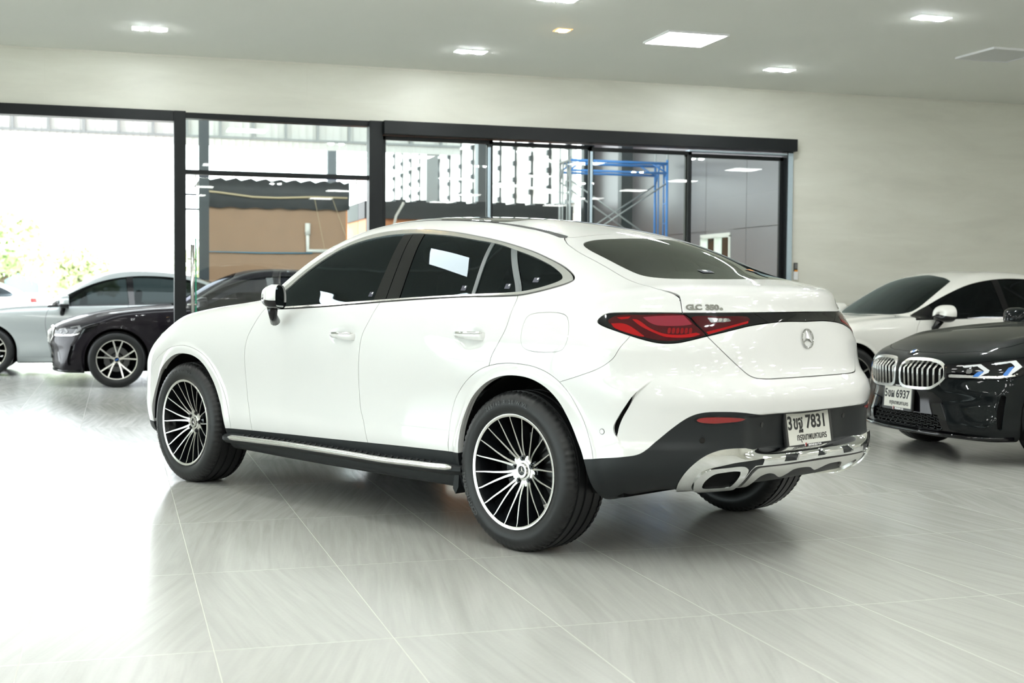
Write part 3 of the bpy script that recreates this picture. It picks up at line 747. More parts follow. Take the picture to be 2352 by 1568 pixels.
def spoke(b, a, pts, y_face, depth, slot_face=0, slot_side=1):
    """one spoke: pts (radius, tangential centre, half width, y)"""
    T = Matrix.Rotation(a, 4, 'Y'); V = []
    for (r, t, hw, y) in pts:
        for (dt, dy) in ((-hw, 0), (hw, 0), (hw + .003, -depth), (-hw - .003, -depth)): V.append(T @ Vector((t + dt, y + dy, r)))
    n = len(pts)
    b.mi = slot_face; b.add(V, [(i*4, i*4+1, (i+1)*4+1, (i+1)*4) for i in range(n - 1)])
    b.mi = slot_side; b.add(V, [(i*4+1, i*4+2, (i+1)*4+2, (i+1)*4+1) for i in range(n-1)] + [(i*4+3, i*4, (i+1)*4, (i+1)*4+3) for i in range(n-1)] + [(i*4+2, i*4+3, (i+1)*4+3, (i+1)*4+2) for i in range(n-1)])
def brake(parent, R=.17):
    b = MB(); b.lathe([(.05, -.005), (R, -.005), (R, -.03), (.05, -.03)], 48); b.build('brake_disc', 'brake', parent, auto=.6)
def hero_wheel(parent, loc, flip, R=.369, w=.262, turn=0.0):
    """outer face towards local +y"""
    rt = bpy.data.objects.new('wheel', None); link(rt, parent); rt.location = loc; rt.rotation_euler = (0, turn, math.pi if flip else 0)
    h = w / 2; RR = .266
    tyre('tyre', rt, R, w, RR - .004, [('265/40 R 20 W XL', .12 - turn, .026, .318), ('CONTINENTAL', 2.0 - turn, .03, .318)])
    b = MB(); b.mi = 0
    b.lathe([(RR - .012, h - .026), (RR, h - .014), (RR + .001, h - .008), (RR - .001, h - .004), (RR - .006, h - .004), (RR - .0145, h - .008)], 96)
    b.mi = 1; b.lathe([(RR - .0145, h - .008), (RR - .026, h - .05), (RR - .05, h - .13), (RR - .055, -h + .03), (RR - .03, -h + .02)], 96)
    b.lathe([(.0, .045), (.060, .047), (.078, .038), (.085, .015), (.06, -.02)], 48)
    for k in range(20):
        a = k * 2 * math.pi / 20; pair = 1 if k % 2 else -1; lean = pair * .0045
        spoke(b, a, [(.252, 0, .0022, h - .010), (.235, .001, .0026, h - .016), (.20, lean * .4, .0030, h - .026), (.16, lean, .0036, h - .038), (.12, lean * 1.3, .0042, h - .052), (.09, lean * 1.2, .0050, h - .064), (.066, lean * .8, .0062, h - .076), (.042, 0, .0066, h - .080)], 0, .045)
    # five lugs of bare metal between the bolts, then the bolts
    b.mi = 0
    for k in range(5):
        a = (k + .5) * 2 * math.pi / 5; T = Matrix.Rotation(a, 4, 'Y'); yy = h - .077
        P = [(-.016, .034), (-.022, .062), (-.012, .074), (.012, .074), (.022, .062), (.016, .034)]
        b.prism(P, lambda t, r, d: tuple(T @ Vector((t, yy + d, r))), 0, -.02)
    b.lathe([(.030, h - .072), (.046, h - .074), (.050, h - .082)], 40)
    b.mi = 1
    for k in range(5):
        a = k * 2 * math.pi / 5; T = Matrix.Rotation(a, 4, 'Y')
        b.cyl(T @ Vector((0, h - .10, .056)), T @ Vector((0, h - .072, .056)), .0125, 14); b.cyl(T @ Vector((0, h - .10, .056)), T @ Vector((0, h - .066, .056)), .007, 6)
    b.build('rim', ['rim_face', 'rim_black'], rt, auto=.5)
    c = MB(); c.mi = 0; c.lathe([(.0, h - .066), (.020, h - .066), (.0205, h - .068)], 40); c.mi = 1; c.lathe([(.0205, h - .068), (.022, h - .063), (.033, h - .063), (.036, h - .070), (.036, h - .085)], 40)
    c.mi = 1; star_solid(c, .0195, .0035, lambda a, q, d: (-a, h - .066 + d, q), .004)
    c.build('hub_cap', ['gloss_black', 'satin'], rt, auto=.5)
    brake(rt)
    MB().cyl((-.12, .02, .10), (-.12, -.06, .10), .05, 10).build('caliper', 'brake', rt)
    return rt
def saloon_wheel(parent, loc, flip, R=.335, w=.235, dark=False, turn=0.0):
    rt = bpy.data.objects.new('wheel', None); link(rt, parent); rt.location = loc; rt.rotation_euler = (0, turn, math.pi if flip else 0)
    h = w / 2; RR = .238
    tyre('tyre', rt, R, w, RR - .004, None, False)
    b = MB(); b.mi = 0; b.lathe([(RR - .01, h - .02), (RR, h - .012), (RR, h - .005), (RR - .010, h - .006)], 64)
    b.mi = 1; b.lathe([(RR - .010, h - .006), (RR - .02, h - .05), (RR - .04, h - .12), (RR - .03, -h + .02)], 64); b.lathe([(0, .04), (.07, .045), (.085, .01)], 32)
    for k in range(5):
        for sg in (-1, 1):
            spoke(b, k * 2 * math.pi / 5 + sg * .19, [(RR - .008, sg * .012, .0085, h - .008), (.17, sg * .004, .0085, h - .018), (.11, -sg * .004, .0085, h - .030), (.06, -sg * .007, .009, h - .040), (.03, 0, .01, h - .042)], 0, .03)
    b.mi = 0; b.lathe([(0, h - .036), (.034, h - .038), (.036, h - .05)], 32)
    b.build('rim', ['rim_face', 'rim_black'], rt, auto=.5)
    c = MB(); c.mi = 0; c.lathe([(0, h - .034), (.026, h - .034), (.028, h - .037)], 24); c.mi = 1
    for s in (0, 2):
        c.add([(0, h - .033, 0)] + [(.017 * math.sin(s * math.pi / 2 + t * math.pi / 12), h - .033, .017 * math.cos(s * math.pi / 2 + t * math.pi / 12)) for t in range(7)], [(0, i, i + 1) for i in range(1, 7)])
    c.build('hub_cap', ['gloss_black', 'blue_enamel'], rt, auto=.5)
    brake(rt, .15); return rt
# ================================================================ cutting a car skin into panels
XZ = lambda V: V[:, [0, 2]]
XY = lambda V: V[:, :2]
UZ = lambda V: np.stack([-V[:, 0] - V[:, 1], V[:, 2]], 1)      # unrolls the rear corner
FZ = lambda V: np.stack([V[:, 0] - V[:, 1], V[:, 2]], 1)       # unrolls the front corner
YZ = lambda V: V[:, 1:]
def pieces(mesh, least=12):
    V, T = mesh; lab = np.arange(len(V))
    while True:
        m = lab[T].min(1); new = lab.copy()
        for k in range(3): np.minimum.at(new, T[:, k], m)
        new = new[new]
        if (new == lab).all(): break
        lab = new
    tl = lab[T[:, 0]]
    return [compact(V, T[tl == k]) for k in np.unique(tl) if (tl == k).sum() >= least]
class Skin:
    def __init__(s, body, parent, h, box):
        s.B = body; s.parent = parent; s.V, s.T = body.mesh(h, box)
    def g(s, proj, poly, *lims):
        g = polysd(poly, proj(s.V))
        for L in lims: g = np.maximum(g, L(s.V))
        return g
    def take(s, g, gap=.0016):
        """cut the region g < 0 out of the remaining skin, leaving a shut line"""
        Vi, Ti, _ = cut(s.V, s.T, g + gap)
        s.V, s.T, _ = cut(s.V, s.T, -g + gap) if gap else cut(s.V, s.T, -g)
        return Vi, Ti
    def sub(s, mesh, proj, poly, gap=.0, *lims):
        V, T = mesh; g = polysd(poly, proj(V))
        for L in lims: g = np.maximum(g, L(V))
        Vi, Ti, _ = cut(V, T, g + gap); Vo, To, _ = cut(V, T, -g + gap)
        return (Vi, Ti), (Vo, To)
    def emit(s, name, mesh, m, side='L', off=0.0, skirt=.010, parent=None, inward=None, label=None):
        V, T = mesh
        if len(T) == 0: return None
        N = s.B.normals(V); P = V + N * off
        e = np.concatenate([T[:, [0, 1]], T[:, [1, 2]], T[:, [2, 0]]]); k = np.sort(e, 1)
        u, inv, cnt = np.unique(k, axis=0, return_inverse=True, return_counts=True); inv = inv.ravel()
        be = e[cnt[inv] == 1]
        if side == 'B': be = be[~((np.abs(V[be[:, 0], 1]) < 1e-4) & (np.abs(V[be[:, 1], 1]) < 1e-4))]
        F = [tuple(t) for t in T]; VV = P; NN = N
        if skirt and len(be):
            ub, ib = np.unique(be, return_inverse=True); ib = ib.reshape(be.shape)
            top = P[ub]; D = -N[ub] * skirt if inward is None else np.tile(np.array(inward) * skirt, (len(ub), 1))
            n0 = len(P); n1 = n0 + len(ub)
            VV = np.concatenate([P, top, top + D]); NN = np.concatenate([N, np.zeros((2 * len(ub), 3))])
            F += [(n0 + b_, n0 + a_, n1 + a_, n1 + b_) for a_, b_ in ib]
        out = []
        par = parent if parent is not None else s.parent
        Vm = VV * [1, -1, 1]; Nm = NN * [1, -1, 1]; Fm = [f[::-1] for f in F]
        if side == 'B':
            n = len(VV); o = raw(name, np.concatenate([VV, Vm]), F + [tuple(i + n for i in f) for f in Fm], m, par, np.concatenate([NN, Nm])); out.append(o)
        else:
            if 'L' in side: out.append(raw(name, VV, F, m, par, NN))
            if 'R' in side: out.append(raw(name, Vm, Fm, m, par, Nm))
        if label:
            for o in out: o['label'] = label
        return out if len(out) > 1 else out[0]
    def refine(s, mesh, lim, times=1):
        """halve the triangles where lim(V) < 0 so that fine cuts come out clean"""
        V, T = mesh
        for _ in range(times):
            g = lim(V); mk = (g[T] < 0).any(1); A = T[mk]
            if len(A) == 0: break
            e = np.concatenate([A[:, [0, 1]], A[:, [1, 2]], A[:, [2, 0]]]); e.sort(1); u, inv = np.unique(e, axis=0, return_inverse=True); inv = inv.ravel(); n = len(A)
            P = s.B.project((V[u[:, 0]] + V[u[:, 1]]) / 2, 2); P[(V[u[:, 0], 1] == 0) & (V[u[:, 1], 1] == 0), 1] = 0
            m = inv + len(V); a, b, c = m[:n], m[n:2*n], m[2*n:]
            # split the neighbours along the same edges so that no cracks open
            lut = {tuple(k): i + len(V) for i, k in enumerate(u.tolist())}
            B_ = T[~mk]; eb = [np.sort(B_[:, [i, (i + 1) % 3]], 1) for i in range(3)]
            key = lambda q: q[:, 0].astype(np.int64) * (len(V) + 1) + q[:, 1]
            ku = key(u); hit = [np.isin(key(q), ku) for q in eb]; anyh = hit[0] | hit[1] | hit[2]
            extra = []
            for t, *h in zip(B_[anyh].tolist(), *[q[anyh].tolist() for q in hit]):
                ring = []
                for i in range(3):
                    ring.append(t[i])
                    if h[i]: ring.append(lut[tuple(sorted((t[i], t[(i + 1) % 3])))])
                # fan from a split point keeps the pieces well shaped
                k = next(i for i, v in enumerate(ring) if v >= len(V)); ring = ring[k:] + ring[:k]
                extra += [(ring[0], ring[i], ring[i + 1]) for i in range(1, len(ring) - 1)]
            T = np.concatenate([B_[~anyh], np.array(extra, int).reshape(-1, 3), np.stack([A[:, 0], a, c], 1), np.stack([a, A[:, 1], b], 1), np.stack([c, b, A[:, 2]], 1), np.stack([a, b, c], 1)])
            V = np.concatenate([V, P])
        return V, T
    def patch(s, name, base, proj, poly, m, side='L', off=.004, skirt=.006, parent=None, lims=(), label=None):
        """an applied piece that follows the skin"""
        (i, _) = s.sub(base, proj, poly, 0, *lims); return s.emit(name, i, m, side, off, skirt, parent, label=label)
    def at_u(s, u, z):
        """skin point and normal where -x-y = u at height z (rear corner unrolled)"""
        t = np.linspace(1.4, -.6, 2001); y = t; x = -u - y
        f = s.B.f(x, y, np.full_like(x, z)); i = int(np.argmax(f < 0)); p = np.array([[x[i], y[i], z]]); p = s.B.project(p, 8); return p[0], s.B.normals(p)[0]
    def at_side(s, x, z):
        t = np.linspace(1.2, 0, 1201); f = s.B.f(np.full_like(t, x), t, np.full_like(t, z)); i = int(np.argmax(f < 0)); p = s.B.project(np.array([[x, t[i], z]]), 8); return p[0], s.B.normals(p)[0]
    def at_rear(s, y, z, sgn=-1):
        t = np.linspace(sgn * 4.2, 0, 4001); f = s.B.f(t, np.full_like(t, y), np.full_like(t, z)); i = int(np.argmax(f < 0)); p = s.B.project(np.array([[t[i], y, z]]), 8); return p[0], s.B.normals(p)[0]
def frame_on(p, n, off=0.0):
    """matrix with z out of the skin, y up, x to the viewer's right"""
    n = Vector(n).normalized(); up = Vector((0, 0, 1)); up = (up - n * up.dot(n)).normalized(); r = up.cross(n)
    p = Vector(p) + n * off
    return Matrix(((r.x, up.x, n.x, p.x), (r.y, up.y, n.y, p.y), (r.z, up.z, n.z, p.z), (0, 0, 0, 1)))
def number_plate(parent, Mx, big, seed_row='กรุงเทพมหานคร'):
    """plate 340 x 150 mm in a dealer's black surround; Mx looks out of the plate"""
    r = bpy.data.objects.new('number_plate', None); link(r, parent); r.matrix_local = Mx
    W, H = .188, .094
    b = MB(); b.box(-W, W, -H, H, -.012, .0); b.box(-W, W, .079, H, 0, .005); b.box(-W, W, -H, -.074, 0, .005); b.box(-W, -.171, -H, H, 0, .005); b.box(.171, W, -H, H, 0, .005)
    b.build('plate_surround', 'plate_frame', r, bevel=.002)
    MB().box(-.171, .171, -.074, .079, 0, .0025).build('plate', 'plate_white', r)
    I = Matrix.Translation((0, 0, .003))
    put_text('registration', [(big[0], .083, .0022, (-.148, .022), .95, 0), (big[1], .083, .0024, (-.083, .022), .85, 0), (big[2], .083, .0022, (.062, .022), 1.02, 0), (seed_row, .043, .0007, (.018, -.042), .86, 0)], 'ink', I, r)
    put_text('dealer_lettering', [('PREMIUM CAR', .0185, .0007, (.030, -.084), .9, 0), ('063-598-6599', .011, .0002, (.0, .0865), .9, 0)], 'white_ink', Matrix.Translation((0, 0, .0055)), r)
    b = MB(); b.mi = 0; b.box(-.052, -.048, -.092, -.073, .005, .0062); b.box(-.058, -.048, -.073, -.069, .005, .0062); b.mi = 1; b.box(-.046, -.040, -.092, -.073, .005, .0062); b.box(-.046, -.034, -.073, -.069, .005, .0062)
    b.build('dealer_mark', ['white_ink', 'red_ink'], r)
    return r

# ================================================================ the white coupe-SUV
HERO_POS = (2.55468, 6.06591, 0.0); HERO_YAW = 2.048876
hero = empty('coupe_suv', HERO_POS, HERO_YAW, 'large white coupe-SUV with many-spoke wheels in the middle of the showroom', 'car')
SK = Skin(HERO, hero, .0125, ((-1.12, 3.80), (0, 1.03), (.20, 1.66)))
side = lambda V: .50 - V[:, 1]
above = lambda z: (lambda V: z - V[:, 2])
below = lambda z: (lambda V: V[:, 2] - z)
behind = lambda x: (lambda V: V[:, 0] - x)
front_of = lambda x: (lambda V: x - V[:, 0])

arch_r_in = [(.379,-.1,1),(.379,.419),(.374,.520),(.345,.600),(.285,.686),(.195,.754),(.095,.795),(-.010,.809),(-.120,.801),(-.212,.768),(-.284,.712),(-.335,.641),(-.388,.549),(-.432,.467),(-.455,.38),(-.46,.20),(-.46,-.1,1)]
arch_f_in = [(3.400,-.1,1),(3.400,.340),(3.385,.44),(3.355,.53),(3.290,.625),(3.190,.700),(3.080,.755),(2.980,.785),(2.886,.793),(2.785,.786),(2.705,.760),(2.640,.714),(2.580,.643),(2.522,.550),(2.470,.454),(2.448,.365),(2.445,.25),(2.445,-.1,1)]
arch_r_out = [(.461,-.1,1),(.461,.418),(.462,.512),(.448,.599),(.411,.677),(.340,.752),(.244,.814),(.159,.844),(.059,.860),(-.044,.862),(-.150,.851),(-.248,.819),(-.326,.764),(-.387,.690),(-.436,.605),(-.481,.475),(-.49,.36),(-.49,-.1,1)]
arch_f_out = [(3.470,-.1,1),(3.470,.400),(3.45,.55),(3.395,.665),(3.302,.737),(3.197,.783),(3.090,.818),(2.984,.835),(2.890,.842),(2.787,.831),(2.696,.805),(2.620,.763),(2.557,.701),(2.496,.619),(2.449,.532),(2.415,.445),(2.404,.365),(2.404,-.1,1)]
SK.take(SK.g(XZ, smooth(arch_r_in), side), 0); SK.take(SK.g(XZ, smooth(arch_f_in), side), 0)
full = (SK.V.copy(), SK.T.copy())

# black sills, rear valance and underside
sill = [(2.62,.358),(2.461,.365),(2.169,.374),(1.741,.385),(1.430,.392),(1.093,.401),(.778,.409),(.461,.415),(.20,.418),(.20,-.3),(2.62,-.3)]
sill_m = SK.take(SK.g(XZ, sill, side), .001)
SK.emit('sill_cladding', sill_m, 'cladding', 'LR', .002, .02)
black_rear = [(-.53,.462,1),(-.38,.478),(-.263,.490),(-.169,.506),(-.074,.557),(.020,.613),(.114,.660),(.198,.681),(.333,.685),(.460,.679),(.540,.670),(.593,.663,1),(.733,.667),(.910,.668),(1.4,.668,1),(1.4,-.3,1),(-.53,-.3,1)]
br = SK.take(SK.g(UZ, smooth(black_rear), behind(-.2)), .001)
br = SK.refine(br, lambda V: np.minimum(V[:, 2] - .54, polysd([(.12,.70),(.50,.70),(.50,.60),(.12,.60)], UZ(V))) + (V[:, 0] > -.5), 1)
rear_low = SK.emit('rear_bumper_lower', br, 'cladding', 'B', .0, .02)
under = SK.take(SK.g(XZ, [(-2, -.3), (5, -.3), (5, .262), (-2, .262)]), 0)
SK.emit('underbody', under, 'dark', 'B', 0, 0)
fl = SK.take(SK.g(FZ, [(2.4, .33), (4.2, .33), (4.2, -.2), (2.4, -.2)], front_of(3.2)), .001)
SK.emit('front_bumper_lower', fl, 'cladding', 'B', .004, .02)
at = SK.take(SK.g(XZ, smooth(arch_r_out), side, below(.9)), .0012)
# the lip of each arch returns inwards
SK.emit('wheel_arch_trim', at, 'white_paint', 'LR', .001, .035, inward=(0, -1, 0))
at = SK.take(SK.g(XZ, smooth(arch_f_out), side, below(.9)), .0012)
SK.emit('wheel_arch_trim', at, 'white_paint', 'LR', .001, .035, inward=(0, -1, 0))

# side glass area ------------------------------------------------------------
dlo_out = [(2.03,1.075,1),(2.03,1.178),(1.980,1.216),(1.899,1.277),(1.798,1.350),(1.707,1.403),(1.609,1.445),(1.502,1.477),(1.361,1.501),(1.207,1.511),(1.072,1.511),(.920,1.504),(.706,1.482),(.533,1.457),(.406,1.436),(.282,1.411),(.147,1.379),(.024,1.341),(-.068,1.308),(-.136,1.276),(-.170,1.254),(-.178,1.240),(-.158,1.225),(-.105,1.207),(-.025,1.187),(.083,1.170),(.439,1.160),(.750,1.146),(1.035,1.129),(1.267,1.114),(1.553,1.096),(1.831,1.083)]
dlo_in = [(1.93,1.091,1),(1.975,1.165),(1.926,1.209),(1.884,1.247),(1.815,1.302),(1.724,1.360),(1.629,1.409),(1.526,1.443),(1.414,1.466),(1.269,1.483),(1.140,1.488),(1.065,1.488),(.986,1.485),(.749,1.467),(.545,1.441),(.449,1.428),(.352,1.411),(.258,1.388),(.125,1.354),(.002,1.314),(-.073,1.280),(-.106,1.260),(-.117,1.244),(-.088,1.226),(-.009,1.202),(.098,1.185),(.386,1.173),(.756,1.156),(1.043,1.140),(1.275,1.126),(1.561,1.109),(1.829,1.095)]
dlo = SK.take(SK.g(XZ, smooth(dlo_out, 4), side), .003)
dlo = SK.refine(dlo, lambda V: -V[:, 2], 1)
inner, ring = SK.sub(dlo, XZ, smooth(dlo_in, 4), .0)
SK.emit('window_surround', ring, 'silver_trim', 'LR', .003, .01)
def stripcut(mesh, line, wid, proj=XZ):
    g = linesd(line, proj(mesh[0])) - wid; Vi, Ti, _ = cut(*mesh, g); Vo, To, _ = cut(*mesh, -g); return (Vi, Ti), (Vo, To)
panes = [('door_glass', [(2.1,1.0),(2.1,1.6),(1.131,1.6),(1.136,1.485),(1.111,1.136),(1.108,1.0)]),
         ('door_glass', [(.968,1.6),(.972,1.480),(.911,1.148),(.905,1.0),(.387,1.0),(.397,1.172),(.439,1.425),(.46,1.6)]),
         ('quarter_light', [(.425,1.6),(.415,1.423),(.373,1.172),(.36,1.0),(.105,1.0),(.112,1.186),(.285,1.394),(.32,1.6)]),
         ('quarter_glass', [(.237,1.6),(.237,1.383),(.072,1.187),(.05,1.0),(-.4,1.0),(-.4,1.6)])]
cab = []; rest = inner; win_polys = []
for nm, poly in panes:
    p, rest = SK.sub(rest, XZ, poly, .0)
    p2 = SK.emit(nm, p, 'tint', 'LR', -.004, .0); win_polys.append(poly)
fr_, re_ = SK.sub(rest, XZ, [(1.070, 1.52), (1.066, 1.488), (1.013, 1.139), (1.0, 1.0), (3, 1.0), (3, 1.52)], .0025); rest = (np.concatenate([fr_[0], re_[0]]), np.concatenate([fr_[1], re_[1] + len(fr_[0])]))
(d1, rest) = stripcut(rest, [(.431, 1.45), (.427, 1.424), (.383, 1.171), (.36, 1.05)], .0125)
(d2_, rest) = stripcut(rest, [(.30, 1.45), (.272, 1.393), (.100, 1.186), (.05, 1.1)], .010)
(d3_, rest) = stripcut(rest, [(.255, 1.42), (.247, 1.384), (.080, 1.187), (.04, 1.13)], .005)
for q in pieces(rest): SK.emit('pillar_trim', q, 'gloss_black', 'LR', -.001, .006)
M['grey_trim'] = mat('grey_rubber_trim', (.10, .115, .115), .35)
for k in (d1, d2_, d3_): SK.emit('window_divider', k, 'grey_trim', 'LR', .001, .006)

# tail lamps and the black band between them ---------------------------------
lamp = [(-.347,1.098),(-.257,1.101),(-.077,1.102),(.090,1.102),(.366,1.103),(.686,1.105),(.911,1.106),(1.25,1.106,1),(1.25,1.063,1),(.946,1.062),(.909,1.063),(.770,1.064),(.648,1.058),(.515,1.046),(.396,1.028),(.235,1.003),(.131,.986),(.058,.976),(-.015,.973),(-.072,.976),(-.156,.989),(-.240,1.007),(-.331,1.028),(-.394,1.045),(-.421,1.057),(-.422,1.066),(-.400,1.082),(-.372,1.093)]
lm = SK.take(SK.g(UZ, smooth(lamp, 4), behind(-.2)), .002)
lm = SK.refine(lm, lambda V: -V[:, 2], 2)
split_ = [(.094,1.14),(.094,1.100),(.147,1.076),(.180,1.046),(.239,1.003),(.27,.93),(-1,.93),(-1,1.14)]
outer_l, inner_l = SK.sub(lm, UZ, split_, .0018)
endp = [(.52,1.14),(.557,1.097),(.648,1.060),(.70,1.0),(-1,1.0),(-1,1.14)]
inner_l, band = SK.sub(inner_l, UZ, endp, .0008)
for nm, mesh_ in (('tail_lamp', outer_l), ('hatch_lamp', inner_l)):
    for o in SK.emit(nm, mesh_, 'gloss_black', 'LR', .002, .01):
        sg = 'L' if o.data.vertices[0].co.y > 0 else 'R'
        def lp(n_, poly, m_, off): SK.patch(n_, mesh_, UZ, smooth(poly, 4), m_, sg, off, .0015, parent=o)
        if nm == 'tail_lamp':
            lp('red_lens', [(-.36,1.064),(-.30,1.088),(-.15,1.091),(.10,1.093),(.165,1.050),(.225,1.010),(.13,.996),(.04,.984),(-.06,.985),(-.16,1.000),(-.30,1.033)], 'dark_red', .0026)
            lp('pink_lens', [(-.150,1.082,1),(-.049,1.087),(.100,1.090,1),(.150,1.052,1),(.085,1.046),(-.052,1.046),(-.108,1.058)], 'pink_lens', .0034)
            lp('light_strip', [(-.341,1.053,1),(-.273,1.054),(-.224,1.041),(-.141,.999,1),(-.177,1.001),(-.268,1.020),(-.324,1.036)], 'red_bright', .0036)
            lp('light_strip', [(-.308,1.079,1),(-.222,1.084,1),(-.236,1.075,1),(-.280,1.071,1)], 'red_bright', .0036)
            lp('light_strip', [(-.215,1.072,1),(-.179,1.069),(-.110,1.035),(-.026,1.012),(.082,1.008),(.170,1.017,1),(.199,1.011,1),(.132,.998),(-.013,.998),(-.083,1.015),(-.167,1.044)], 'red_bright', .0040)
            for k in range(6):
                u0 = .0 + .026 * k; lp('lamp_element', [(u0, 1.034), (u0 + .016, 1.036), (u0 + .012, 1.016), (u0 - .004, 1.014)], 'red_lens', .0034)
        else:
            lp('red_lens', [(.150,1.083),(.348,1.086),(.500,1.086),(.520,1.070),(.360,1.042),(.235,1.018),(.200,1.040)], 'dark_red', .0026)
            lp('light_strip', [(.232,1.020,1),(.359,1.041),(.510,1.067,1),(.506,1.057,1),(.358,1.031),(.246,1.010,1)], 'red_bright', .0036)
            lp('reversing_light', [(.247,1.080,1),(.382,1.077,1),(.396,1.066,1),(.346,1.061,1),(.267,1.060,1)], 'clear_lens', .0036)
            for k in range(3): lp('lamp_element', [(.29 + .03 * k, 1.076), (.31 + .03 * k, 1.076), (.302 + .03 * k, 1.064), (.286 + .03 * k, 1.064)], 'chrome', .0042)
SK.emit('lamp_band', band, 'gloss_black', 'B', .002, .01)

# rear window and tailgate ----------------------------------------------------
rg = [(-.045,0),(-.043,.08),(-.034,.18),(-.018,.30),(-.002,.40),(-.006,.470),(-.030,.505),(-.072,.523),(-.119,.531),(-.219,.535),(-.312,.541),(-.403,.547),(-.449,.540),(-.490,.520),(-.546,.475),(-.605,.39),(-.655,.272),(-.682,.14),(-.688,0)]
rg = rg + [(x, -y) for x, y in rg[1:-1][::-1]]
gl = SK.take(SK.g(XY, smooth(rg, 3), above(1.15)), .002)
gin = [(x * .955 - .016 + (0), y * .93) for x, y in rg]
SK.emit('rear_window', gl, 'rear_tint', 'B', -.001, .006)
SK.patch('heater_element', gl, XY, [(-.45, -.5), (-.451, -.5), (-.451, .5), (-.45, .5)], 'gloss_black', 'B', .0, 0)
lid_top = [(.05,0),(.06,.30),(.075,.46),(.099,.500),(.060,.535),(.022,.557),(-.078,.583),(-.179,.590),(-.279,.600),(-.457,.638),(-.560,.660),(-.611,.664),(-.694,.611)]
lid_top = [tuple(q) for q in smooth(lid_top, 3, False)] + [(-.98,.897),(-1.3,.9),(-1.3,-.1),(.05,-.1)]
# upper tailgate: seen from above down to the lip, then by the rear corner seam
g1 = np.maximum(polysd(lid_top, XY(SK.V)), 1.155 - SK.V[:, 2])
g2 = np.maximum(polysd([(.083,1.168),(.089,1.137),(.094,1.100),(.094,.95),(2,.95),(2,1.30),(.083,1.30)], UZ(SK.V)), np.maximum(SK.V[:, 2] - 1.185, 1.09 - SK.V[:, 2]))
g2 = np.maximum(g2, SK.V[:, 0] + .2)
lid1 = SK.take(np.minimum(g1, g2), .0026)
tg = empty('tailgate'); tg.parent = hero
bpy.data.objects.remove(tg)
tg = SK.emit('tailgate', lid1, 'white_paint', 'B', 0, .012)
low = [(-1,1.2,1),(.08,1.2,1),(.10,1.10,1),(.239,1.003),(.343,.932),(.452,.863),(.509,.832),(.575,.820),(.745,.818),(.923,.818),(1.4,.818,1),(1.4,1.2,1)]
low = [(.14,1.075,1),(.239,1.003),(.343,.932),(.452,.863),(.509,.833),(.575,.820),(.745,.818),(.923,.818),(1.4,.818,1),(1.4,1.2,1),(.14,1.2,1)]
lid2 = SK.take(SK.g(UZ, smooth(low, 5), behind(-.2), below(1.12)), .0022)
SK.emit('tailgate_lower', lid2, 'white_paint', 'B', 0, .014, parent=tg)

# white bumper skin, fuel flap, doors, bonnet ---------------------------------
bz = [(-.26,1.2,1),(-.262,1.03,1),(-.268,.994),(-.292,.93),(-.33,.885),(-.38,.855),(-.46,.830),(-.58,.795),(-.75,.76,1),(-.75,.3,1),(3,.3,1),(3,1.2,1)]
bs = [(-.62,1.2,1),(-.603,.994),(-.585,.945),(-.562,.904),(-.504,.862),(-.40,.825),(-.289,.793),(-.25,.78,1),(-.25,.3,1),(-2,.3,1),(-2,1.2,1)]
bp = SK.take(SK.g(XZ, smooth(bs, 5), behind(-.2), below(1.06)), .0009)
vent = [(-.186,.776,1),(-.226,.745),(-.262,.706),(-.297,.664),(-.323,.626),(-.328,.606),(-.322,.588),(-.304,.572,1),(-.298,.597),(-.291,.620),(-.272,.656),(-.238,.702),(-.210,.740)]
bp = SK.refine(bp, lambda V: polysd([(-.42,.88),(-.42,.50),(.20,.50),(.20,.88)], UZ(V)), 2)
vi, bp = SK.sub(bp, UZ, smooth(vent, 4), 0)
rb = SK.emit('rear_bumper', bp, 'white_paint', 'B', 0, .014)
SK.emit('bumper_vent', vi, 'dark', 'LR', -.016, 0, parent=None)
fuel = [(-.060,1.079),(-.137,1.095),(-.247,1.095),(-.300,1.079),(-.324,1.036),(-.327,.978),(-.302,.935),(-.221,.921),(-.111,.923),(-.059,.939),(-.043,.969),(-.041,1.029)]
ff = SK.take(SK.g(XZ, smooth(fuel, 4), side), .0009)
SK.emit('fuel_flap', ff, 'white_paint', 'L', 0, .01); SK.emit('body_filler', ff, 'white_paint', 'R', 0, .01)
fdoor = [(2.052,1.30,1),(2.052,1.10),(2.083,1.070),(2.145,.986),(2.202,.908),(2.232,.817),(2.240,.688),(2.228,.559),(2.190,.447),(2.166,.3,1),(1.06,.3,1),(1.092,.405),(1.128,.503),(1.161,.582),(1.168,.732),(1.154,.861),(1.134,.953),(1.087,1.035),(1.044,1.129),(.98,1.30,1)]
rdoor = [(.98,1.30,1),(1.044,1.129),(1.087,1.035),(1.134,.953),(1.154,.861),(1.168,.732),(1.161,.582),(1.128,.503),(1.092,.405),(1.06,.3,1),(.40,.3,1),(.461,.418),(.462,.512),(.448,.599),(.411,.677),(.340,.752),(.244,.814),(.159,.844,1),(.143,.891),(.105,.950),(.067,1.021),(.059,1.087),(.066,1.148),(.10,1.19,1),(.10,1.30,1)]
wing_lim = lambda V: V[:, 2] - 1.40
door_meshes = []
for nm, poly in (('front_door', fdoor), ('rear_door', rdoor)):
    m_ = SK.take(SK.g(XZ, smooth(poly, 5), side, below(1.2)), .0016); door_meshes.append(SK.emit(nm, m_, 'white_paint', 'LR', 0, .014))
bon = [(2.16,-1),(2.16,.60),(2.22,.70),(2.35,.745),(2.6,.76),(3.0,.755),(3.25,.735),(3.38,.70),(3.44,.60),(3.50,.40),(3.53,.2),(3.54,-1)]
